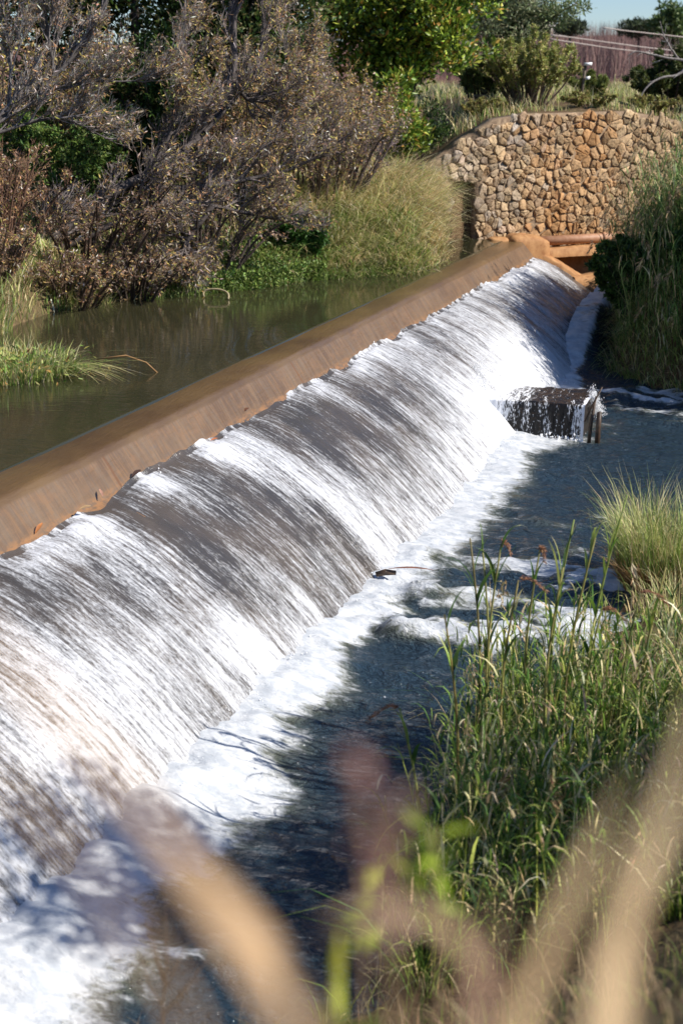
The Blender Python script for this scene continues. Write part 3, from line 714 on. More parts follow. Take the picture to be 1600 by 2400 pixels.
PRM = dict(drift=A([.09, 0, 0]), wander=.11, up=.08, angle=.68, ratio=.62, bias=.35, n={3: 18, 2: 12, 1: 9})
limbs = [
 (px([(-20, 690, 26.2), (60, 620, 26.5), (140, 545, 26.8), (250, 455, 27.2), (370, 400, 27.6), (450, 340, 28), (520, 260, 28.3), (555, 170, 28.5), (545, 60, 28.7), (565, -140, 29)]), .17, .06),
 (px([(552, 190, 28.4), (575, 232, 28.4), (600, 238, 28.4), (650, 215, 28.6), (700, 160, 28.9), (700, 80, 29.2)]), .07, .03),
 (px([(150, 580, 27), (300, 510, 27.2), (400, 470, 27.4), (490, 480, 27.6), (600, 505, 27.9), (690, 520, 28)]), .10, .03),
 (px([(380, 440, 27.6), (480, 440, 27.8), (560, 425, 28), (680, 400, 28.3), (780, 350, 28.7), (850, 300, 29)]), .08, .025),
 (px([(500, 478, 27.6), (440, 560, 27.4), (425, 600, 27.2)]), .09, .05),
 (px([(370, 400, 27.6), (400, 300, 27.6), (440, 160, 27.8), (430, 0, 28), (450, -150, 28)]), .07, .03),
 (px([(480, 310, 28), (600, 180, 28.6), (620, 60, 28.8), (630, -100, 29)]), .06, .03),
 (px([(560, 425, 28), (640, 330, 28.2), (690, 270, 28.4), (700, 200, 28.6)]), .05, .02)]
tree_from_limbs('willow_tree', 'large leaning willow with brown half-dead leaves, its dark limbs reaching out over the pond', 'tree', onground(A(-6.6), A(26.2)), limbs, PRM, .38, DRY_AND_GLINT, [3, 3, 3, 3.5, 2.2, 2, 1.6], .11, .021, childL=1.75, lr=.72, t0=.12, col=A([.125, .105, .098]))
limbs = [
 (px([(-160, 420, 25.2), (-60, 330, 25.5), (60, 225, 25.8), (130, 180, 26), (220, 80, 26.2), (280, -80, 26.4)]), .12, .05),
 (px([(-60, 330, 25.5), (60, 290, 25.8), (150, 270, 26), (270, 335, 26.2)]), .07, .02),
 (px([(130, 180, 26), (110, 60, 26), (90, -90, 26.1)]), .06, .03),
 (px([(20, 260, 25.7), (30, 120, 25.7), (-10, -60, 25.8)]), .06, .03),
 (px([(60, 225, 25.8), (200, 190, 26), (330, 190, 26.3), (400, 170, 26.5)]), .05, .02)]
PRM2 = dict(PRM, n={3: 17, 2: 11, 1: 6}, up=.15, angle=.6)
tree_from_limbs('bare_tree', 'grey bare tree of pale straight twigs at the top left, left of the leaning willow', 'tree', onground(A(-8.5), A(25.6)), limbs, PRM2, .5, DRY_AND_GLINT, [4, 4, 2, 1.5, 2, 3, 2], .10, .019, col=A([.17, .15, .14]), childL=1.7, lr=.5, t0=.1)
# twiggy bank scrub, below the limbs
def shrub(name, label, X, Y, H, spread, nstem, prm, leafn, palette, weights, leafL, leafW, col=BR, cat='shrub', group=None, leafmat=None, tilt=(0, 0), depth=2, hang=.2, r=.03):
    base = onground(A(X), A(Y)); limbs = []
    for k in range(nstem):
        a = rng.uniform(0, 2 * math.pi); q = spread * math.sqrt(rng.random())
        b = base + A([math.cos(a), math.sin(a), 0]) * q * .35; b[2] = ground_z(b[0], b[1]) - .05
        tp = base + A([math.cos(a) * q + tilt[0], math.sin(a) * q + tilt[1], H * rng.uniform(.6, 1.) * (1 - .3 * (q / spread) ** 2)])
        mid = (b + tp) / 2 + rng.normal(0, .12 * H / 2, 3) * A([1, 1, .3]) + A([0, 0, .12 * H])
        limbs.append(([b, mid, tp], r * rng.uniform(.7, 1.3), r * .35))
    return tree_from_limbs(name, label, cat, base, limbs, prm, leafn, palette, weights, leafL, leafW, depth, col, H * .33, group, leafmat, hang)
PS = dict(wander=.16, up=.06, angle=.75, ratio=.62, bias=.2, n={3: 8, 2: 9, 1: 7})
shrub('twiggy_shrub', 'brown tangled leafless shrub at the waterline under the willow limbs', -4.6, 26.9, 2.1, 1.9, 26, PS, .5, DRY_AND_GLINT, [4, 2, 2, 1, 2, 4, 1], .07, .024, col=A([.13, .085, .06]), tilt=(.6, -.3))
shrub('twiggy_shrub', 'red-brown tangle of dead stems standing at the left edge above the grassy tussock', -6.1, 25.2, 2.3, 1.3, 26, PS, .55, DRY_AND_GLINT, [4, 2, 2, 1, 3, 4, 1], .07, .024, col=A([.20, .11, .07]), tilt=(.1, -.2))
shrub('twiggy_shrub', 'greyish bare shrub whose twigs trail over the light green plants by the pond', -2.6, 28.4, 2.0, 1.7, 24, PS, .45, DRY_AND_GLINT, [4, 3, 2, 1, 2, 3, 1], .07, .024, col=A([.13, .10, .085]), tilt=(.5, -.2))
shrub('twiggy_shrub', 'grey leafless shrub with fine purple-grey twigs between the willow and the broadleaf tree', -.25, 33.2, 3.0, 1.3, 34, dict(PS, up=.14), .5, DRY_AND_GLINT, None, .06, .02, col=A([.15, .115, .115]), depth=2, tilt=(.35, 0))
for x, y, h_, lab in [(-7.6, 29.5, 3.4, 'brown twiggy thicket behind the bare tree at the left edge'), (-5.0, 30.6, 3.8, 'yellowish brown thicket behind the dark leaning limb of the willow'), (-2.5, 31.2, 3.8, 'brown and gold thicket behind the forked limb of the willow'), (-.7, 32.6, 3.6, 'rusty brown thicket behind the tips of the willow')]:
    shrub('thicket', lab, x, y, h_, 2.0, 34, dict(PS, n={3: 8, 2: 9, 1: 8}, up=.12), 1.0, DRY_AND_GLINT, [3, 3, 4, 4, 2.5, 2, 1], .09, .032, col=A([.14, .10, .075]), r=.025)
GREEND = [(.035, .075, .018), (.06, .11, .026), (.09, .14, .03), (.025, .05, .014)]
GREENM = [(.08, .16, .03), (.14, .22, .04), (.19, .25, .06), (.055, .11, .025)]
shrub('leafy_shrub', 'dark green leafy shrub glimpsed through the middle of the willow', -3.9, 30.0, 4.0, 1.0, 16, PS, 7, GREEND + GREENM[:2], None, .12, .045, leafmat=M_LEAF, depth=2)
shrub('leafy_shrub', 'bright green small-leaved shrub behind the left part of the willow scrub', -5.4, 28.5, 2.6, 1.6, 18, PS, 5, GREENM, None, .10, .04, leafmat=M_LEAF, depth=2)
shrub('leafy_shrub', 'low fresh green bush at the pond edge below the mound of tall grass', -.95, 29.9, 1.0, .65, 22, PS, 9, [(.06, .15, .03), (.09, .20, .04), (.04, .10, .02)], None, .11, .05, leafmat=M_LEAF, depth=2, r=.012)

def blob_crown(acc, c, rad, nclump, nleaf, clump_r, L, Wd, palette, weights=None, shell=.55, up=.5, squash=1.):
    P = rng.normal(size=(nclump, 3)); P /= np.linalg.norm(P, axis=1)[:, None]
    P = c + P * A(rad) * (rng.uniform(shell, 1, (nclump, 1))) 
    cs = clump_r * rng.uniform(.55, 1.3, nclump)
    for p, r_ in zip(P, cs):
        n = int(nleaf * (r_ / clump_r) ** 2)
        q = rng.normal(size=(n, 3)); q /= np.linalg.norm(q, axis=1)[:, None]; q *= (rng.random((n, 1)) ** .4)
        q[:, 2] *= .75 * squash
        pos = p + q * r_
        dirs = q + rng.normal(0, .5, (n, 3)) + A([0, 0, up])
        leaves(acc, pos, L * rng.uniform(.6, 1.3, n), Wd * rng.uniform(.7, 1.3, n), dirs, pal(n, palette, weights) * rng.uniform(.8, 1.2))
    return P
def leafy_tree(name, label, base, c, rad, nclump, nleaf, clump_r, L, Wd, palette, weights=None, trunk=None, r=.12, mat=None, group=None, cat='tree', col=BR, shell=.5, up=.4, squash=1., nb=14):
    t = empty(name, base, label, cat, group); ac = Acc()
    P = blob_crown(ac, A(c), rad, nclump, nleaf, clump_r, L, Wd, palette, weights, shell, up, squash)
    tr = Acc(); trunk = trunk if trunk is not None else [base - A([0, 0, .2]), (base * .5 + A(c) * .5) + rng.normal(0, .1, 3), A(c)]
    trunk = A(trunk); tube(tr, trunk, np.linspace(r, r * .6, len(trunk)), 8, col)
    for k in rng.choice(len(P), min(nb, len(P)), replace=False):
        a = trunk[-1] * .6 + trunk[len(trunk) // 2] * .4; m = (a + P[k]) / 2 + rng.normal(0, .15, 3)
        tube(tr, [a, m, P[k]], [r * .45, r * .3, r * .12], 5, col, cap=False)
    tr.build('trunk', M_BARK, t, smooth=True); ac.build('crown', mat or M_LEAF, t); return t
# evergreens standing behind the willow
for k, (x, y, hh, rx, lab) in enumerate([(-9.0, 32.5, 10.5, 2.4, 'dark evergreen tree hidden behind the bare tree at the left edge'), (-6.9, 34.5, 11, 2.2, 'dark evergreen tree behind the gap between the bare tree and the willow'), (-3.2, 36, 11, 1.8, 'dark evergreen tree behind the upright fork of the willow'),
        (-4.6, 34.0, 10.5, 2.6, 'dark evergreen tree showing through the top of the willow, between it and the bare tree'),
        (-2.0, 35.0, 9.5, 1.5, 'dark evergreen tree behind the right part of the willow, left of the broadleaf tree')]):
    b = onground(A(x), A(y))
    leafy_tree('evergreen_tree', lab, b, b + A([0, 0, hh * .55]), (rx, 1.6, hh * .5), 130, 200, .85, .2, .07, GREEND + [(.14, .15, .05), (.20, .17, .07)], None, group='evergreens behind the willow')
# the broadleaf tree
b = onground(A(1.75), A(40.2)) ; tb = px([(948, 262, 40.2), (955, 225, 40.2), (972, 185, 40.1), (985, 150, 40), (960, 90, 40)])
leafy_tree('broadleaf_tree', 'large glossy green broadleaf tree with orange-tinged leaf tips above the tall grass', b, atY(938, 25, 40.2), (2.6, 1.8, 2.3), 190, 150, .5, .19, .085,
   [(.20, .31, .034), (.32, .40, .048), (.10, .18, .026), (.46, .43, .07), (.48, .27, .06), (.045, .09, .017)], [5, 5, 4, 2, 1.2, 3], trunk=np.vstack([b[None] - A([0, 0, .2]), A(tb)]), r=.15, mat=M_GLOSS, shell=.35, nb=40, up=.55)
b = onground(A(1.0), A(38.0))
leafy_tree('broadleaf_shrub', 'glossy green broadleaf shrub at the foot of the broadleaf tree', b, atY(925, 285, 38), (.85, .7, 1.05), 46, 130, .36, .17, .075,
   [(.17, .27, .03), (.27, .35, .045), (.09, .17, .025), (.38, .38, .06), (.36, .22, .05)], [5, 5, 4, 2, 1], mat=M_GLOSS, shell=.2, cat='shrub', r=.06)
b = onground(A(2.15), A(39.6))
leafy_tree('dark_shrub', 'small blackish green shrub between the broadleaf shrub and the stone wall', b, atY(1010, 300, 39.6), (.35, .4, .62), 16, 120, .28, .10, .04, GREEND, None, cat='shrub', r=.03)
# trees beyond the wall
b = onground(A(4.6), A(52.))
leafy_tree('feathery_tree', 'pale feathery thorn tree rising behind the broadleaf tree against the sky', b, atY(1165, 35, 52), (2.6, 1.5, 1.5), 80, 170, .6, .17, .06,
   [(.20, .24, .12), (.27, .30, .17), (.13, .17, .08), (.32, .34, .20)], None, trunk=np.vstack([b, atY(1175, 190, 52), atY(1190, 120, 52), atY(1180, 40, 52)]), r=.13, shell=.25, nb=30, squash=.7)
t_ = empty('feathery_branch', b, 'x', 'x'); bpy.data.objects.remove(t_)
ac = Acc(); tr = Acc(); trn = [o for o in COL.objects if o.name.startswith('feathery_tree')][0]
P = px([(1190, 110, 51.6), (1260, 70, 51.4), (1310, 30, 51.2), (1352, 6, 51.0)]); tube(tr, P, [.06, .05, .03, .015], 5, BR)
for k in range(26):
    q = rng.random(); p = A([np.interp(q, [0, .4, .75, 1], [v[j] for v in P]) for j in range(3)]) + rng.normal(0, .2, 3)
    n = 90; d = rng.normal(size=(n, 3)); leaves(ac, p + d * .15 * A([1, 1, .6]), .14 * rng.uniform(.6, 1.3, n), .05 * np.ones(n), d + A([.4, 0, .3]), pal(n, [(.17, .23, .09), (.25, .30, .13), (.12, .16, .06)]))
tr.build('limb', M_BARK, trn); ac.build('foliage', M_LEAF, trn)
# yellow-green bush over the wall
PB2 = dict(wander=.14, up=.16, angle=.5, ratio=.6, bias=.3, n={3: 8, 2: 7, 1: 5})
YG = [(.36, .37, .10), (.44, .42, .14), (.25, .30, .08), (.45, .34, .17)]
shrub('yellowish_bush', 'tall airy yellow-green bush standing above the middle of the stone wall', 5.4, 42.4, 2.0, 1.8, 54, PB2, 4.5, YG, [4, 3, 4, 1.5], .10, .035, col=A([.24, .17, .12]), leafmat=M_LEAF)
shrub('yellowish_bush', 'lower greener bush at the left of the tall airy bush above the wall', 4.1, 43.8, 1.4, 1.2, 24, PB2, 6, [(.12, .18, .06), (.17, .23, .07), (.22, .25, .08)], None, .10, .04, leafmat=M_LEAF)
shrub('yellowish_bush', 'small rounded bush beside the white sign pole above the wall', 7.6, 45.0, .9, .7, 20, PB2, 6, [(.16, .2, .05), (.23, .26, .07)], None, .09, .035, leafmat=M_LEAF)
shrub('dark_bush', 'big dark olive bush right of the white sign pole', 10.3, 46.5, 1.8, 1.5, 30, PS, 8, [(.05, .07, .02), (.09, .12, .03), (.15, .17, .05)], None, .11, .045, leafmat=M_LEAF)
shrub('dark_bush', 'dark olive bush at the right edge behind the dead branches', 12.6, 47.0, 1.8, 1.5, 28, PS, 8, [(.05, .07, .02), (.09, .12, .03), (.15, .17, .05)], None, .11, .045, leafmat=M_LEAF)
for x, y, h_, s_, lab in [(6.9, 40.6, .4, .9, 'low brownish scrub on top of the middle of the stone wall'), (8.6, 41.5, .5, .9, 'low green scrub on top of the wall under the sign pole'), (10.4, 43., .8, 1.2, 'green scrub above the right end of the wall under the dead branches'), (4.0, 41.0, .4, .8, 'dry brown scrub on the sloping left shoulder of the wall')]:
    shrub('scrub_plant', lab, x, y, h_, s_, 26, PB2, 4, YG + [(.16, .10, .05)], None, .08, .03, col=A([.16, .10, .06]), leafmat=M_LEAF, r=.012)
# dead grey branches at the right edge
limbs = [(px([(1660, 60, 42), (1600, 180, 42), (1545, 178, 41.8), (1500, 215, 41.6), (1485, 290, 41.5)]), .055, .012),
         (px([(1670, 150, 42), (1590, 140, 42), (1530, 130, 41.9), (1490, 118, 41.8), (1470, 130, 41.8)]), .05, .012),
         (px([(1590, 140, 42), (1555, 90, 42), (1545, 50, 42)]), .03, .01)]
tree_from_limbs('dead_tree', 'dead grey leafless tree reaching in from the right edge above the wall', 'tree', onground(A(11.5), A(42.)), limbs + [([onground(A(11.5), A(42.)), px([(1670, 150, 42)])[0], px([(1660, 60, 42)])[0]], .12, .06)], dict(wander=.25, up=-.02, angle=.7, ratio=.55, bias=0., n={3: 6, 2: 5, 1: 3}), 0, DRY_AND_GLINT, None, .1, .1, depth=2, col=A([.30, .27, .25]), childL=.8, t0=.1)
# far trees on the hill
for name, lab, u, v, Y, rx, rz, pal_ in [('round_tree', 'lone rounded green tree on the skyline at the right edge', 1572, 62, 120, 2.0, 1.6, [(.07, .12, .03), (.11, .16, .05)]),
        ('distant_shrub', 'flat dark clump of bush on the skyline left of the lone rounded tree', 1497, 68, 170, 2.6, .75, [(.05, .07, .035), (.07, .09, .04)]),
        ('distant_shrub', 'dark clump of bush on the skyline just right of the feathery thorn tree', 1335, 63, 150, 1.6, .85, [(.06, .08, .04), (.08, .10, .05)])]:
    c = atY(u, v, Y); b = c - A([0, 0, rz + 3.0])
    leafy_tree(name, lab, b, c, (rx, rx, rz), 40, 70, rx * .3, .4, .2, pal_, None, cat='tree' if name == 'round_tree' else 'shrub', r=.2, shell=.2)
# the leafless orchard on the hill
n = 15000
Yo = rng.uniform(95, 300, n); Xo = rng.uniform(.02, .29, n) * Yo
ac = Acc(); blades(ac, onground(Xo, Yo, -.2), rng.uniform(1.2, 3.4, n), rng.uniform(0, 6.3, n), rng.uniform(.02, .3, n), rng.uniform(.03, .09, n), pal(n, [(.17, .10, .09), (.21, .125, .11), (.13, .075, .065), (.25, .17, .14)], None, .15), segs=2, droop=0.)
tag(ac.build('bare_orchard', M_BARK), kind='stuff')
# rocky rise far behind the feathery tree
def rock_hill_mat():
    m, nt = new_mat('rocky_hillside'); g = NT(nt); o = g.obj()
    c = g.mix(g.sms(g.noise(o, .09, 5, .65), .46, .56), (.16, .17, .09), (.33, .31, .28))
    p = g.n('ShaderNodeBsdfPrincipled', i={'Base Color': c, 'Roughness': .95}); g.out(p.outputs[0]); return m
hx, hy = np.meshgrid(np.linspace(-1, 1, 60), np.linspace(-1, 1, 30), indexing='ij')
hc = atY(1150, 55, 380); R2 = np.clip(1 - hx ** 2 - hy ** 2, 0, 1)
V = np.stack([hc[0] + hx * 24, 380 + hy * 40, 5 + 23 * R2 * (.8 + .5 * fbm(hx * 5, hy * 4, 4, 21))], -1)
tag(mesh_obj('hill', V, [grid_faces(60, 30)], rock_hill_mat(), smooth=True), kind='structure')

# small things above the wall
sp = empty('sign_pole', onground(A(7.3), A(42.)), 'thin dark pole with two small white plates above the stone wall', 'pole')
ac = Acc(); a = onground(A(7.3), A(42.)); pt = atY(1372, 150, 42.); a = A([pt[0] - .12, 42., a[2]]); tube(ac, [a, pt], [.055, .04], 8, (.05, .04, .04)); ac.build('pole', M_POST, sp)
for (u, v, w_2, h_2, rz) in [(1377, 150, .11, .04, .1), (1376, 183, .06, .045, .3)]:
    c = atY(u, v, 41.93); ac = Acc()
    V = A([(x, y, z) for x in (-1, 1) for y in (-1, 1) for z in (-1, 1)], dtype=float) * A([w_2, .02, h_2]) * A([1, 1, 1]); V[:, 2] += V[:, 0] * rz * .3; V[:, 0] += V[:, 2] * rz
    F = A([(0, 1, 3, 2), (4, 6, 7, 5), (0, 4, 5, 1), (2, 3, 7, 6), (0, 2, 6, 4), (1, 5, 7, 3)]); ac.add(V + c, F, (.8, .8, .8)); ac.build('plate', M_WHITE, sp)
st = empty('bird_table', atY(1130, 250, 42.), 'small weathered post with a flat board top on the slope left of the bush', 'post')
c = atY(1133, 228, 42.); c0 = A([c[0] - .05, 42., ground_z(c[0], A(42.)) - .1])
ac = Acc(); tube(ac, [c0, c], [.10, .09], 7, (.3, .22, .16)); ac.build('post', simple_mat('pale_timber', (.2, .14, .10), (.36, .27, .2), 14, .8), st)
ac = Acc(); V = A([(x, y, z) for x in (-1, 1) for y in (-1, 1) for z in (-1, 1)], dtype=float) * A([.27, .2, .035]); ac.add(V + c + A([0, 0, .03]), F, (.3, .2, .15)); ac.build('board', M_POST, st)
for (q, lab) in [([(1280, 90), (1421, 112), (1550, 128), (1750, 150)], 'lowest of the three pale cables crossing the purple hillside'), ([(1290, 82), (1340, 88), (1500, 110), (1750, 138)], 'middle of the three pale cables crossing the purple hillside'), ([(1410, 64), (1455, 71), (1600, 87), (1750, 105)], 'topmost of the three pale cables crossing the purple hillside')]:
    ac = Acc(); P = A([atY(u, v, 92.) for u, v in q]); qq = np.linspace(0, 3, 16); P = np.stack([np.interp(qq, range(4), P[:, k]) for k in range(3)], 1)
    tube(ac, P, .04, 6, (.6, .5, .45)); tag(ac.build('overhead_cable', M_CABLE), lab, 'cable', 'cables across the hillside')

# ------------------------------------------------------------------ grass and reeds
GR = [(.21, .31, .06), (.30, .40, .09), (.13, .21, .05), (.38, .43, .13)]
ST = [(.76, .61, .34), (.86, .73, .46), (.64, .48, .25), (.60, .54, .23)]
def pick(nn, fs): # green / straw mix with probability fs of straw
    m = rng.random(nn) < fs; return np.where(m[:, None], pal(nn, ST), pal(nn, GR))
ac = Acc()
# mound of tall grass on the far bank
def tufts(ac, cx, cy, nper, rad, h, lean, fs, w, droop=(.15, .6), bias=None, gr=None, tipc=None, dz=-.05):
    m = len(cx); k = np.repeat(np.arange(m), nper); n = len(k)
    th = rng.uniform(.7, 1.25, m); ts = np.clip(fs + rng.normal(0, .22, m), .02, .97)
    a = rng.uniform(0, 2 * math.pi, n); q = np.broadcast_to(rad, (m,))[k] * np.sqrt(rng.random(n)); X = cx[k] + q * np.cos(a); Y = cy[k] + q * np.sin(a)
    if bias is not None: a = np.where(rng.random(n) < .45, np.broadcast_to(bias, (m,))[k] + rng.normal(0, .5, n), a)
    col = np.where((rng.random(n) < ts[k])[:, None], pal(n, ST), pal(n, gr or GR)) * rng.uniform(.6, 1.25, m)[k][:, None]
    blades(ac, onground(X, Y, dz), (h * th)[k] * rng.uniform(.5, 1.15, n), a + rng.normal(0, .35, n), rng.uniform(.3, lean, n), rng.uniform(*w, n), col, np.where(rng.random((n, 1)) < .4, pal(n, tipc or ST), col), droop=rng.uniform(*droop, n))
m = 1050; X = rng.uniform(-1.9, 2.45, m); dd = rng.random(m) ** 1.1 * 6.0; Y = np.interp(X, SHORE[:, 0], SHORE[:, 1]) + dd - .12
k = Y < wallY(X) - .25; X, Y, dd = X[k], Y[k], dd[k]
fs = np.clip(.02 + .15 * (X + 1) + .14 * dd + 1.1 * (fbm(X * .9, Y * .9, 3, 33) - .5), .05, .92)
hh = np.clip(.5 + .25 * dd, .5, 1.15) * np.interp(X, [-2, -1, 0, 2.2, 3.1], [.55, .8, 1, .95, .55])
tufts(ac, X, Y, 28, .16, hh, 1.3, fs, (.016, .034), (.15, .75), bias=-.6 + 2.4 * (fbm(X * .6, Y * .6, 2, 8) - .5))
# short growth on the rest of the left bank
n = 16000; X = rng.uniform(-13, 0.5, n); dd = rng.random(n) * 9; Y = np.interp(X, SHORE[:, 0], SHORE[:, 1]) + dd - .1
blades(ac, onground(X, Y, -.03), rng.uniform(.2, .7, n), rng.uniform(0, 6.3, n), rng.uniform(.1, .8, n), rng.uniform(.012, .03, n), pick(n, .25), pal(n, GR + ST), droop=.3)
# slope and terrace behind the wall
n = 26000; X = rng.uniform(1.5, 16, n); Y = rng.uniform(38.2, 62, n); k = Y > wallY(X) + .45; X, Y = X[k], Y[k]; n = len(X)
k = (fbm(X * .8, Y * .8, 3, 88) > .49); X, Y = X[k], Y[k]; n = len(X)
blades(ac, onground(X, Y, -.03), rng.uniform(.2, .75, n) * np.interp(Y - wallY(X), [.45, 2.5], [.3, 1]) * (.5 + fbm(X * 1.7, Y * 1.7, 2, 66)), rng.uniform(0, 6.3, n), rng.uniform(.1, .8, n), rng.uniform(.015, .035, n), pick(n, .45), pal(n, ST), droop=.25)
tag(ac.build('grass', M_GRASS), kind='stuff')
# light green waterside plants
ac = Acc(); n = 9000; X = rng.uniform(-3.9, -.3, n); dd = rng.random(n) ** 1.4 * 1.7; Y = np.interp(X, SHORE[:, 0], SHORE[:, 1]) + dd - .35
k = fbm(X * 1.2, Y * 1.2, 2, 4) + .25 * (X + 2.5) > .3; X, Y = X[k], Y[k]; n = len(X)
P = onground(X, Y); P[:, 2] = np.maximum(P[:, 2], 2.06) + rng.uniform(0, .42, n)
leaves(ac, P, rng.uniform(.05, .12, n), rng.uniform(.03, .06, n), rng.normal(size=(n, 3)) + A([0, -.2, .6]), pal(n, [(.16, .24, .05), (.22, .29, .07), (.10, .17, .04)]))
n = 2500; X = rng.uniform(-3.6, .8, n); Y = np.interp(X, SHORE[:, 0], SHORE[:, 1]) + rng.uniform(-.4, .5, n); P = onground(X, Y); P[:, 2] = np.maximum(P[:, 2], 2.0)
blades(ac, P, rng.uniform(.2, .5, n), rng.uniform(0, 6.3, n), rng.uniform(.1, .8, n), .016, pal(n, [(.16, .24, .05), (.22, .29, .08)]), droop=.3)
tag(ac.build('waterside_plants', M_LEAF), kind='stuff')

def tuft(name, label, cat, X, Y, z, n, rad, h0, h1, lean, fs, width=(.012, .022), group=None, basecol=None, droop=(.1, .5), extra=None):
    t = Acc(); a = rng.uniform(0, 2 * math.pi, n); q = rad * np.sqrt(rng.random(n))
    bx, by = X + q * np.cos(a), Y + q * np.sin(a); P = np.stack([bx, by, np.full(n, z) if z is not None else ground_z(bx, by) - .05], 1)
    aa = a + rng.normal(0, .7, n)
    col = pick(n, fs)
    blades(t, P, rng.uniform(h0, h1, n), aa, rng.uniform(lean * .2, lean, n), rng.uniform(*width, n), col, pal(n, GR + ST), droop=rng.uniform(*droop, n))
    if extra is not None: extra(t)
    o = t.build(name, M_GRASS); tag(o, label, cat, group); return o
# grassy island at the left edge of the pond
def ex(t):
    n = 1600; c = A([-4.55, 19.45]); X = rng.normal(c[0] - .2, .55, n); Y = rng.normal(c[1], .42, n)
    leaves(t, np.stack([X, Y, 2.08 + rng.uniform(.0, .28, n)], 1), rng.uniform(.06, .14, n), rng.uniform(.02, .04, n), rng.normal(size=(n, 3)) + A([0, 0, .6]), pal(n, GR + [(.30, .26, .07), (.32, .17, .05)]))
tuft('grass_tussock', 'low green and yellow grass tussock growing out of the pond at the left edge', 'grass tussock', -4.6, 19.5, 2.02, 2600, .85, .2, .6, .8, .35, extra=ex)
def ex(t):
    n = 70; b = A([-3.95, 19.4, 2.05]) + rng.normal(0, .1, (n, 3)) * A([1, 1, .1])
    blades(t, b, rng.uniform(.35, .62, n), rng.normal(-.15, .35, n), rng.uniform(1.2, 2.6, n), rng.uniform(.014, .026, n), pal(n, GR + [(.3, .27, .12)]), pal(n, ST), segs=7, droop=rng.uniform(.6, 1.0, n))
    tube(t, [A([-3.4, 19.55, 2.3]), A([-3.0, 19.6, 2.34]), A([-2.72, 19.6, 2.24]), A([-2.56, 19.58, 2.09])], .011, 4, (.40, .23, .10))
tuft('reed_spray', 'spray of long arching reed blades trailing right from the grassy tussock over the water', 'reeds', -4.0, 19.4, 2.02, 160, .25, .3, .6, 1.4, .3, extra=ex, droop=(.4, .9))
tuft('grass_clump', 'upright green reeds at the left edge at the foot of the red-brown stems', 'grass clump', -5.75, 22.9, 2.0, 350, .4, .4, .9, .6, .3)
shrub('twiggy_shrub', 'low brown brushwood heap on the waterline behind the grassy tussock', -4.9, 25.6, 1.0, 1.0, 34, PS, .5, DRY_AND_GLINT, [4, 2, 2, 1, 3, 4, 1], .08, .02, col=A([.15, .10, .07]), tilt=(.2, -.5))
shrub('twiggy_shrub', 'low grey brushwood trailing into the pond left of the bent reed loop', -3.9, 26.7, .9, 1.1, 34, PS, .5, DRY_AND_GLINT, [4, 2, 2, 1, 2, 4, 1], .08, .02, col=A([.13, .10, .08]), tilt=(.2, -.5))
tuft('grass_clump', 'straw and green grass clump on the bank behind the red-brown stems', 'grass clump', -6.2, 24.4, None, 900, 1.0, .25, .6, .9, .75)
shrub('twiggy_shrub', 'low brown brushwood heap at the left edge below the red-brown stems', -6.0, 24.5, 1.1, .9, 30, PS, .55, DRY_AND_GLINT, [4, 2, 2, 1, 3, 4, 1], .08, .02, col=A([.17, .11, .075]))
tuft('grass_clump', 'straw-coloured grass clump on the waterline between the red-brown stems and the tangled shrub', 'grass clump', -5.0, 25.9, None, 1500, .8, .25, .6, .9, .6)
# bent straw loop on the far waterline
ac = Acc(); q = np.linspace(0, 1, 14); P0 = atz(472, 696, 2.12); tube(ac, P0 + np.stack([.05 + .45 * q - .1 * np.sin(6 * q), -.3 * q + .15 * np.sin(3 * q), .15 * np.sin(math.pi * q)], 1), .02, 5, (.5, .42, .25))
tag(ac.build('bent_reed', M_GRASS), 'pale bent reed stem making a loop at the far waterline', 'reed stem')

def reeds(ac, X, Y, h, zoff=-.1, lean=.25, nleaf=7, leafL=.45, leafW=.02, fs=.2, plume=.3, stemw=.016, gr=None, aim=None):
    n = len(X); B = onground(X, Y, zoff); ang = rng.uniform(0, 2 * math.pi, n) if aim is None else rng.normal(aim, .9, n); ln = rng.uniform(.02, lean, n)
    col = np.where((rng.random(n) < fs)[:, None], pal(n, ST), pal(n, gr or GR))
    blades(ac, B, h, ang, ln, stemw, col, segs=4, droop=.02, wprof=.3)
    m = n * nleaf; k = np.repeat(np.arange(n), nleaf); t = rng.uniform(.12, .98, m)
    ch = h[k] * ln[k] * (.35 * t + .65 * t ** 2.2)
    P = B[k] + np.stack([np.cos(ang[k]) * ch, np.sin(ang[k]) * ch, h[k] * t * (1 - .02 * t ** 2)], 1)
    lc = np.where((rng.random(m) < fs)[:, None], pal(m, ST), pal(m, gr or GR))
    L = leafL * rng.uniform(.5, 1.3, m)
    blades(ac, P, L * .8, rng.uniform(0, 2 * math.pi, m), rng.uniform(.3, 1.1, m), leafW * rng.uniform(.6, 1.3, m), lc, pal(m, ST + (gr or GR) * 2), segs=4, droop=rng.uniform(.1, .9, m))
    w = np.where(rng.random(n) < plume)[0]
    if len(w):
        m = len(w) * 26; k = np.repeat(w, 26); f = rng.random(m)
        tp = B[k] + np.stack([np.cos(ang[k]) * ln[k] * h[k], np.sin(ang[k]) * ln[k] * h[k], h[k] * .98], 1)
        P = tp + np.stack([np.cos(ang[k]) * f * .12, np.sin(ang[k]) * f * .12, -.3 * f + .12], 1) + rng.normal(0, .02, (m, 3))
        leaves(ac, P, rng.uniform(.07, .15, m), np.full(m, .02), np.stack([np.cos(ang[k]), np.sin(ang[k]), -1.2 + 0 * k], 1) + rng.normal(0, .4, (m, 3)), pal(m, [(.48, .36, .19), (.56, .43, .26), (.38, .26, .13)]))
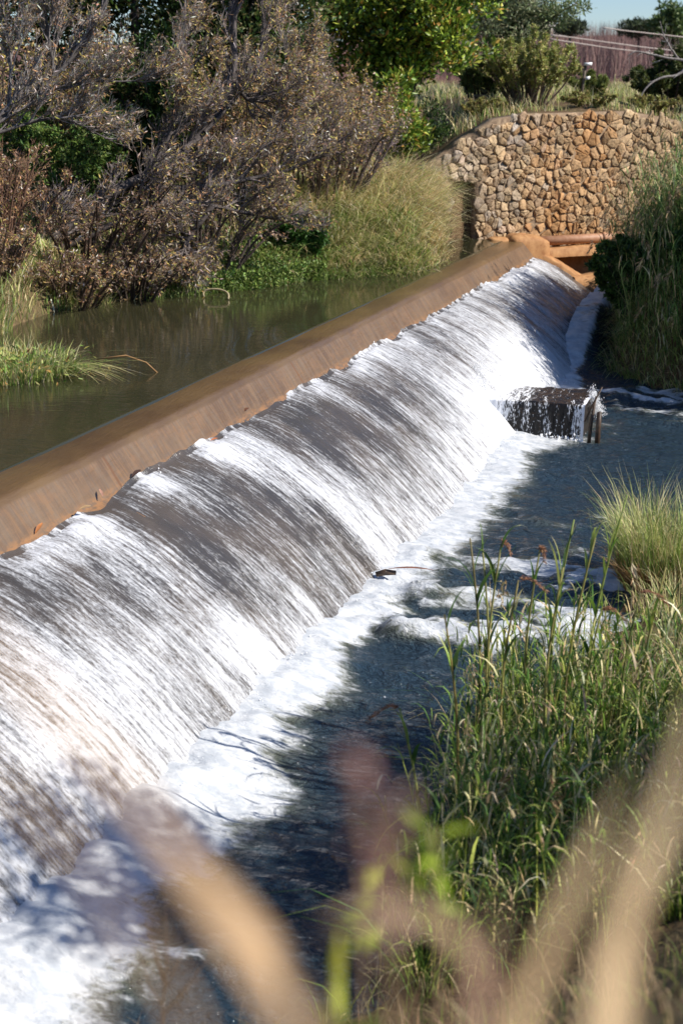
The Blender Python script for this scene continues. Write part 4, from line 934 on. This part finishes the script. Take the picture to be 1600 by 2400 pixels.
# reed bed and scrub on the far right bank
ac = Acc(); n = 9000
X = rng.uniform(5.7, 12, n); Y = rng.uniform(27.0, 37.5, n); e = edge_dist(X, Y); k = (e > .1) & (Y < wallY(X) - .3) & (X < 4.2 + .27 * Y); X, Y, e = X[k], Y[k], e[k]; n = len(X)
h = rng.uniform(1.6, 2.9, n) * np.where(Y > 29.5, 1.0, np.clip(.55 + .5 * e, .5, 1.1)) * np.where((X > 7.5) & (Y > 32.3) & (Y < 33.9), 1.3, np.interp(Y, [27, 32, 34, 35, 37], [1, 1, .85, .45, .3]))
reeds(ac, X, Y, h, lean=.35, nleaf=9, leafL=.5, leafW=.03, fs=.14, plume=.2, gr=[(.11, .20, .045), (.17, .27, .065), (.07, .13, .035), (.23, .29, .09)])
n = 15000; X = rng.uniform(5.4, 10.5, n); Y = rng.uniform(26, 36, n); e = edge_dist(X, Y); k = (e > -.15) & (e < 2.2); X, Y = X[k], Y[k]; n = len(X)
blades(ac, onground(X, Y, -.05), rng.uniform(.4, 1.0, n), rng.normal(math.pi + .6, .9, n), rng.uniform(.3, 1.2, n), rng.uniform(.014, .03, n), pick(n, .22), pal(n, ST + GR), droop=rng.uniform(.3, 1.0, n))
tag(ac.build('reed_bed', M_GRASS), kind='stuff')
shrub('leafy_shrub', 'dark leafy bush leaning over the far end of the weir from the right bank', 6.9, 31.9, .9, .7, 18, PS, 8, GREENM[:2] + GREEND[:2], None, .12, .06, leafmat=M_LEAF, tilt=(-.7, -.2))
shrub('leafy_shrub', 'blackish green bush on the right bank just above the foaming channel', 6.6, 30.9, 1.2, .9, 20, PS, 7, GREEND + GREENM[:1], None, .12, .05, leafmat=M_LEAF, tilt=(-.3, -.2))
shrub('leafy_shrub', 'dark bush standing on the right bank behind the rapids at the right edge', 7.3, 29.6, 1.2, 1.0, 20, PS, 7, GREEND + GREENM[:1], None, .12, .05, leafmat=M_LEAF)
for k, (x, y, h_, lab) in enumerate([(6.4, 33.6, 3.5, 'tall single reed standing clear in front of the right part of the stone wall'), (7.0, 34.5, 3.3, 'tall reed with feathery top right of the clear single reed before the wall')]):
    ac = Acc(); reeds(ac, A([x]), A([y]), A([h_]), lean=.06, nleaf=16, leafL=.5, leafW=.035, fs=.1, plume=1.); tag(ac.build('tall_reed', M_GRASS), lab, 'reed', 'tall reeds before the wall')
# grass clump standing in the river by the right edge
def ex(t):
    n = 900; a = rng.uniform(0, 6.3, n); P = np.stack([3.95 + .35 * np.cos(a), 16.6 + .3 * np.sin(a), np.full(n, .0)], 1)
    blades(t, P - A([.12, .2, 0]), rng.uniform(.3, .8, n), a, rng.uniform(.2, .8, n), .016, pal(n, [(.45, .28, .13), (.52, .36, .18), (.38, .2, .08)]), droop=.3)
tuft('grass_clump', 'bushy green grass clump with straw-coloured base standing in the water at the right edge', 'grass clump', 4.05, 16.6, -.05, 2300, .62, .5, 1.45, .5, .30, width=(.009, .018), extra=ex, droop=(.05, .35))
tuft('grass_clump', 'sparse dry grass clump rooted in the shallows just below the bushy clump', 'grass clump', 3.9, 15.2, -.05, 420, .5, .5, 1.0, .5, .6, width=(.008, .014))
for x, y, n_, r_, h_, lab in [(3.75, 16.9, 500, .2, 1.75, 'tall thin green grass clump rising just behind the bushy clump at the right edge'), (4.5, 16.0, 900, .4, 1.2, 'lower green grass clump touching the bushy clump on its right')]:
    tuft('grass_clump', lab, 'grass clump', x, y, -.05, n_, r_, h_ * .4, h_, .6, .3, width=(.008, .016), droop=(.1, .6))
# near reed bed
NG = [(.12, .22, .035), (.22, .33, .05), (.07, .15, .028), (.34, .40, .08), (.04, .09, .022)]
ac = Acc(); n = 2300
X = rng.uniform(.2, 5.5, n); Y = rng.uniform(7.6, 14.6, n); e = edge_dist(X, Y); k = (e > -.05) & (X < .6 + .31 * Y) & (Y < 13.0 - .35 * np.maximum(X - 1.5, 0)) & (Y > 8.2); X, Y, e = X[k], Y[k], e[k]; n = len(X)
h = rng.uniform(.6, 1.55, n) * np.clip(1.15 - .12 * e, .5, 1.2) * np.interp(Y, [7, 9, 11, 14.6], [.65, .9, 1.05, .85])
reeds(ac, X, Y, h, lean=.35, nleaf=8, leafL=.36, leafW=.024, fs=.25, plume=.02, stemw=.014, gr=NG)
m = 210; X = rng.uniform(.3, 5.5, m); Y = rng.uniform(8.0, 14.6, m); e = edge_dist(X, Y); k = (e > 0) & (X < .6 + .31 * Y) & (Y < 13.2 - .3 * np.maximum(X - 1.5, 0)); X, Y = X[k], Y[k]
tufts(ac, X, Y, 40, .12, rng.uniform(.6, 1.25, len(X)), .9, .3, (.008, .017), (.1, .7), gr=NG, tipc=ST + NG * 2)
n = 6000; X = rng.uniform(-.2, 5.5, n); Y = rng.uniform(7.0, 15, n); e = edge_dist(X, Y); k = (e > -.1) & (X < .6 + .31 * Y) & (Y > 8) & (Y < 13.6); X, Y = X[k], Y[k]; n = len(X)
blades(ac, onground(X, Y, -.03), rng.uniform(.3, .85, n), rng.uniform(0, 6.3, n), rng.uniform(.1, .8, n), rng.uniform(.006, .014, n), np.where((rng.random(n) < .28)[:, None], pal(n, ST), pal(n, NG)), pal(n, ST + NG * 2), droop=rng.uniform(.1, .7, n))
tag(ac.build('riverside_reeds', M_GRASS), kind='stuff')
# the stalks that stand clear of the bed, each a thing
def reed_stalk(label, u, v, Y, base_uv, nleaf=9, col=(.16, .20, .05), plume=None, L=.46, wd=.034, lean=0):
    top = atY(u, v, Y); bx = top[0] + base_uv; b = onground(A(bx), A(Y)) - A([0, 0, .05])
    t = empty('reed_stalk', b, label, 'reed', 'reed stalks standing clear of the riverside bed'); ac = Acc()
    q = np.linspace(0, 1, 9)[:, None]; P = b * (1 - q) + top * q + A([1, 0, 0]) * (.08 * np.sin(q * 3.1)) * np.sign(base_uv + .001)
    tube(ac, P, np.linspace(.016, .007, 9), 6, pal(1, [(.30, .27, .09), (.22, .24, .07)])[0]); ac.build('stem', M_GRASS, t)
    ac = Acc(); tq = np.sort(rng.uniform(.35, .98, nleaf)); PP = np.stack([np.interp(tq, q[:, 0], P[:, k]) for k in range(3)], 1)
    blades(ac, PP, L * rng.uniform(.6, 1.1, nleaf), np.where(np.arange(nleaf) % 2, 0., math.pi) + rng.normal(0, .6, nleaf), rng.uniform(.15, .6, nleaf), wd * rng.uniform(.8, 1.4, nleaf), pal(nleaf, NG[:4]), pal(nleaf, NG + ST), segs=6, droop=rng.uniform(.05, .5, nleaf))
    ac.build('foliage', M_GRASS, t)
    if plume:
        ac = Acc(); m = 120; f = rng.random(m); pp = top + np.stack([plume * f ** 1.5 * .22, 0 * f, .04 * np.sin(3 * f) - .10 * f ** 2], 1) + rng.normal(0, .006, (m, 3))
        leaves(ac, pp, rng.uniform(.02, .05, m), np.full(m, .008), np.stack([plume + 0 * f, 0 * f, .2 - .9 * f], 1) + rng.normal(0, .3, (m, 3)), pal(m, [(.36, .17, .09), (.44, .26, .14), (.28, .13, .08)])); ac.build('plume', M_GRASS, t)
for a in [('tall green reed at the left of the bed, its tip against the foam', 1100, 1262, 11.2, .08, 10), ('reed just right of the leftmost tall one, leaning toward it', 1128, 1275, 11.4, .02, 9), ('tall upright dark-leaved reed in the middle of the bed', 1345, 1218, 11.6, -.12, 10), ('yellow-stemmed tall reed with the highest tip of the bed', 1470, 1160, 11.8, -.3, 11),
          ('broad-leaved reed right of the upright dark one', 1395, 1260, 11.3, -.18, 10), ('low dark reed at the left margin of the bed over open water', 1040, 1440, 10.2, .10, 8), ('slender reed in front of the dark-leaved one', 1320, 1330, 10.9, -.05, 8), ('reed at the right edge of the bed before the bushy clump', 1560, 1330, 11.2, -.1, 8)]:
    reed_stalk(*a)
for a in [('thin stem with a drooping reddish plume near the left of the bed', 1175, 1275, 11.3, -.03, 4, None, .35), ('thin stem with a reddish plume curving right over the foam', 1215, 1360, 11., -.06, 4, None, 1.), ('thin stem with an arched orange plume in the middle right of the bed', 1410, 1430, 11., -.05, 4, None, .9), ('thin stem with an upright brown plume against the rapids', 1265, 1290, 11.4, -.02, 3, None, .2),
          ('thin stem with a brown plume bowing toward the right edge', 1500, 1390, 10.8, -.06, 4, None, 1.), ('thin stem with a reddish plume leaning out over the dark water', 935, 1660, 9.6, .16, 3, None, -1.)]:
    reed_stalk(*a[:6], None, a[7])
# tree on the camera's own bank, right of the view: its shade falls on the near weir and reeds
b = onground(A(6.3), A(7.2))
leafy_tree('bank_shade_tree', 'leafy green tree on the near bank to the right of the riverside reeds', b, b + A([0, 0, 4.0]), (1.1, 1.0, 1.0), 26, 120, .5, .14, .05, GREENM, None, r=.12)

b = onground(A(11.6), A(26.6))  # unseen tree, added to shade the front of the far right mound
leafy_tree('bank_shade_tree', 'added leafy green tree out of view on the far right bank, shading the reeds', b, b + A([0, 0, 2.4]), (1.6, 2.2, 1.5), 60, 130, .7, .16, .06, GREENM, None, r=.12)
b = onground(A(5.6), A(8.3))
leafy_tree('bank_shrub', 'broad leafy green shrub on the near bank beside the lower right reeds', b, b + A([0, 0, 1.5]), (1.3, 1.2, 1.9), 50, 130, .6, .14, .05, GREENM, None, r=.07, cat='shrub')
# ------------------------------------------------------------------ near bank growth, out of focus
ac = Acc(); n = 2600; X = rng.uniform(-2.6, 2.8, n); Y = rng.uniform(3.2, 7.8, n); e = edge_dist(X, Y); k = e > .1; X, Y = X[k], Y[k]; n = len(X)
blades(ac, onground(X, Y, -.02), rng.uniform(.12, .42, n), rng.uniform(0, 6.3, n), rng.uniform(.1, .9, n), rng.uniform(.005, .011, n), np.where((rng.random(n) < .65)[:, None], pal(n, [(.25, .17, .09), (.33, .24, .13), (.14, .09, .05)]), pal(n, NG) * .7), pal(n, [(.36, .26, .15), (.22, .15, .08)]), droop=rng.uniform(.1, .6, n))
tag(ac.build('bank_grass', M_GRASS), kind='stuff')
def at_d(u, v, dist): r = ray(u, v); return A([0, 0, CAM_H]) + r * dist
def near_blade(label, pts, dist, width, col, cat='grass blade', name='dry_grass_blade', group='dry grass close to the viewer'):
    P = A([at_d(u, v, dist * (1 + .03 * i)) for i, (u, v) in enumerate(pts)]); g_ = P[-1].copy(); g_[2] = ground_z(A(g_[0]), A(g_[1])); P = np.vstack([P, g_ + A([0, -.05, 0])])
    K = len(P); q = np.linspace(0, K - 1, K * 5); P = np.stack([np.interp(q, np.arange(K), P[:, k]) for k in range(3)], 1)
    for _ in range(3): P[1:-1] = (P[:-2] + 2 * P[1:-1] + P[2:]) / 4
    w = width * np.minimum(1, 0.3 + np.linspace(0, 2.0, len(P))); T = np.gradient(P, axis=0); T /= np.linalg.norm(T, axis=1)[:, None]
    s1 = np.cross(T, A([-.65, .75, -.1])); s1 /= np.linalg.norm(s1, axis=1)[:, None]; nn = np.cross(T, s1)
    V = np.stack([P - s1 * w[:, None] * .5 + nn * w[:, None] * .12, P, P + s1 * w[:, None] * .5 + nn * w[:, None] * .12], 1)
    ac = Acc(); ac.add(V.reshape(-1, 3), grid_faces(len(P), 3), A(col) * rng.uniform(.9, 1.1)); o = ac.build(name, M_GRASS, smooth=True); return tag(o, label, cat, group)
TAN = (.80, .53, .29); PT = (.84, .62, .37)
near_blade('blurred tan blade slanting down from the foam at the lower left', [(335, 1900), (470, 2050), (620, 2220), (740, 2430)], .72, .015, TAN)
near_blade('blurred pale stalk slanting up to the right in the lower right corner', [(1480, 1830), (1400, 1960), (1290, 2190), (1190, 2430)], .72, .017, PT)
near_blade('widest blurred pale stalk, rising along the right edge', [(1640, 1640), (1560, 1900), (1440, 2180), (1400, 2430)], .66, .022, PT)
near_blade('blurred pale stalk beside the widest one at the bottom right', [(1470, 2030), (1450, 2200), (1440, 2430)], .7, .018, PT)
near_blade('faint upper blurred tan stalk crossing the weir face at the left edge', [(-120, 1420), (60, 1590), (200, 1740), (330, 1880), (640, 2330), (760, 2500)], .5, .0065, TAN)
near_blade('faint lower blurred tan stalk crossing the foot of the weir at the left edge', [(-120, 1700), (20, 1830), (150, 1960), (300, 2150), (520, 2500)], .5, .0026, TAN)
near_blade('faint blurred upright stalk at the bottom left', [(215, 2120), (222, 2260), (228, 2430)], .7, .004, (.4, .28, .18))
near_blade('blurred brown blade arching level across the bottom middle', [(760, 2170), (850, 2135), (960, 2130), (1060, 2170), (1120, 2280), (1150, 2430)], .75, .009, (.55, .39, .24))
near_blade('blurred rosy brown blade at the bottom between the arching blade and the pale stalks', [(1190, 2080), (1150, 2170), (1130, 2260), (1110, 2430)], .72, .012, (.58, .37, .29))
def sprig(name, label, cat, pts, dist, col, n, L, Wd, r=.003, stemcol=(.3, .2, .12), spread=.02, lo=0.):
    P = A([at_d(u, v, dist) for u, v in pts]); g_ = P[-1].copy(); g_[2] = ground_z(A(g_[0]), A(g_[1])) - .02; Pf = np.vstack([P, g_])
    t = empty(name, g_, label, cat); ac = Acc(); tube(ac, Pf, r, 5, stemcol); ac.build('stem', M_GRASS, t)
    ac = Acc(); q = rng.uniform(lo, len(P) - 1.6, n); pp = np.stack([np.interp(q, np.arange(len(P)), P[:, k]) for k in range(3)], 1) + rng.normal(0, spread, (n, 3))
    leaves(ac, pp, L * rng.uniform(.6, 1.3, n), Wd * rng.uniform(.7, 1.2, n), rng.normal(size=(n, 3)) + A([0, 0, .8]), pal(n, col)); ac.build('flower_head' if name == 'pink_grass' else 'foliage', M_GRASS, t)
PINK = [(.62, .34, .31), (.68, .42, .37), (.52, .28, .27)]
sprig('pink_grass', 'blurred pink seed head in front of the dark water at the bottom middle', 'flower', [(835, 1770), (848, 1850), (862, 1950), (890, 2080), (930, 2430)], .85, PINK, 60, .011, .004, spread=.003)
sprig('pink_grass', 'lower right branch of blurred pink seed head against the reeds', 'flower', [(945, 1880), (925, 1960), (900, 2060), (905, 2170), (935, 2430)], .87, PINK, 45, .011, .004, spread=.003)
sprig('green_sprig', 'yellow-green blurred leaf tip right of the pink seed heads', 'leaf', [(1008, 1940), (1016, 1990), (1022, 2060), (1030, 2430)], 2.0, [(.34, .42, .03), (.28, .38, .03)], 14, .07, .018, spread=.006)
sprig('green_sprig', 'round yellow-green blurred leaf below the pink seed head', 'leaf', [(835, 2045), (838, 2065), (845, 2100), (850, 2430)], 1.9, [(.42, .50, .05)], 6, .04, .022, spread=.004)
sprig('green_sprig', 'yellow-green blurred leaf at the very bottom middle', 'leaf', [(775, 2310), (785, 2380), (790, 2420), (795, 2470)], 1.8, [(.36, .40, .04)], 8, .07, .022, spread=.006)
# thin bare twig at the bottom
t = empty('bare_twig', onground(A(-.9), A(5.2)), 'thin dark bare twig with upright side shoots at the bottom left', 'twig'); ac = Acc()
P = px([(388, 2120, 4.6), (392, 2260, 4.6), (380, 2350, 4.6), (385, 2500, 4.6)]); P.append(onground(A(P[-1][0]), A(4.6))); tube(ac, P, [.002, .004, .005, .006, .006], 5, (.07, .05, .04))
for a, b_ in [((385, 2300), (345, 2160)), ((383, 2330), (440, 2210)), ((386, 2290), (362, 2200)), ((381, 2360), (330, 2250)), ((383, 2370), (470, 2290)), ((384, 2380), (500, 2230))]:
    tube(ac, px([(*a, 4.6), ((a[0] + b_[0]) / 2 - 4, (a[1] + b_[1]) / 2 + 6, 4.6), (*b_, 4.6)]), [.0035, .003, .0015], 4, (.08, .055, .04))
ac.build('stem', M_BARK, t)
# leaves and sticks stranded on the weir
ac = Acc()
def litter(label, u, v, z, L, Wd, col, ang=0., name='fallen_leaf', up=.2):
    P = atz(u, v, z); a = Acc(); L, Wd = (L * .62, Wd * .6) if name == 'fallen_leaf' else (L, Wd); q = np.linspace(0, 1, 7); w = Wd * np.sin(np.pi * np.clip(q, .05, .95)) ** .7
    dr = A([math.cos(ang), math.sin(ang), up]); sdv = A([-math.sin(ang), math.cos(ang), .3]); C_ = P + (q - .5)[:, None] * L * dr + A([0, 0, .04 * L])[None] * np.sin(q * 3)[:, None]
    V = np.stack([C_ - sdv * w[:, None] * .5 + A([0, 0, 1]) * w[:, None] * .25, C_, C_ + sdv * w[:, None] * .5 + A([0, 0, 1]) * w[:, None] * .25], 1); a.add(V.reshape(-1, 3), grid_faces(7, 3), col)
    return tag(a.build(name, M_DRY, smooth=True), label, 'leaf' if name == 'fallen_leaf' else 'twig', 'leaves stranded on the weir lip' if name == 'fallen_leaf' else None)
litter('orange leaf stuck upright on the lip at the far left of the weir', 92, 1238, 1.72, .22, .07, (.42, .17, .06), 1.2, up=.5)
litter('pale tan leaf on the lip, second from the left', 200, 1190, 1.75, .20, .07, (.50, .33, .17), .3)
litter('dark brown curled leaf caught beside the spurt of white water', 320, 1110, 1.74, .22, .10, (.07, .04, .03), .8, up=.4)
litter('pinkish leaf stuck on the lip just left of the dark curled one', 238, 1155, 1.74, .2, .06, (.40, .22, .16), 2., up=.4)
litter('rusty dark leaf on the lip in the middle of the weir', 575, 962, 1.74, .2, .08, (.16, .07, .04), .6, up=.4)
litter('green sprig caught on the lip right of the middle of the weir', 673, 905, 1.74, .18, .06, (.07, .12, .03), 1.2, up=.6)
litter('small reddish leaf on the wet face of the lip near the strong white strand', 502, 1030, 1.68, .16, .06, (.45, .15, .06), .5)
litter('yellow leaf on the wet brown band high above the middle of the weir', 680, 862, 1.88, .14, .04, (.50, .38, .12), 2.2)
litter('thin reddish stick lying on the foam at the foot of the weir', 962, 1335, .22, .55, .035, (.20, .09, .06), -.1, name='floating_stick', up=.0)
ac = Acc(); c = atz(903, 1342, .16); tube(ac, [c + A([-.12, 0, -.02]), c + A([0, 0, .01]), c + A([.13, 0, .0])], [.035, .045, .03], 5, (.02, .017, .015)); tag(ac.build('floating_wood', M_WOOD), 'short black piece of wood where the strong white strand meets the foam', 'wood')
# ------------------------------------------------------------------ light, sky, camera
SUN_EL, SUN_DIR = math.radians(40), A([.955, -.30])
sd = A([SUN_DIR[0] * math.cos(SUN_EL), SUN_DIR[1] * math.cos(SUN_EL), math.sin(SUN_EL)])
sun = bpy.data.lights.new('sun', 'SUN'); sun.energy = 5.0; sun.angle = math.radians(.5); sun.color = (1, .94, .86)
so = bpy.data.objects.new('sun', sun); COL.objects.link(so); so.rotation_euler = Vector(-sd).to_track_quat('-Z', 'Y').to_euler()
wd = bpy.data.worlds.new('World'); scene.world = wd; wd.use_nodes = True
nt = wd.node_tree; bg = nt.nodes['Background']
sky = nt.nodes.new('ShaderNodeTexSky'); sky.sky_type = 'NISHITA'; sky.sun_disc = False
sky.sun_elevation = SUN_EL; sky.sun_rotation = math.atan2(SUN_DIR[0], SUN_DIR[1]); sky.air_density = 1.0; sky.dust_density = .15; sky.ozone_density = 3.0
tint = nt.nodes.new('ShaderNodeMix'); tint.data_type = 'RGBA'; tint.blend_type = 'MULTIPLY'; tint.inputs[0].default_value = 1; tint.inputs[7].default_value = (.86, .98, 1.2, 1)
nt.links.new(sky.outputs[0], tint.inputs[6]); nt.links.new(tint.outputs[2], bg.inputs[0]); bg.inputs[1].default_value = .074
cam = bpy.data.cameras.new('camera'); co = bpy.data.objects.new('camera', cam); COL.objects.link(co)
co.location = (0, 0, CAM_H); co.rotation_euler = (math.pi / 2 - PITCH, 0, 0)
cam.sensor_fit = 'VERTICAL'; cam.sensor_height = VSENS; cam.lens = LENS; cam.clip_end = 5000; cam.clip_start = .05
cam.dof.use_dof = True; cam.dof.focus_distance = 19.0; cam.dof.aperture_fstop = 1.7
scene.camera = co
scene.view_settings.view_transform = 'Standard'; scene.view_settings.look = 'None'; scene.view_settings.gamma = 1
scene.view_settings.exposure = 0.58
scene.cycles.use_denoising = True
scene.cycles.max_bounces = 6; scene.cycles.transparent_max_bounces = 8; scene.cycles.caustics_reflective = False; scene.cycles.caustics_refractive = False
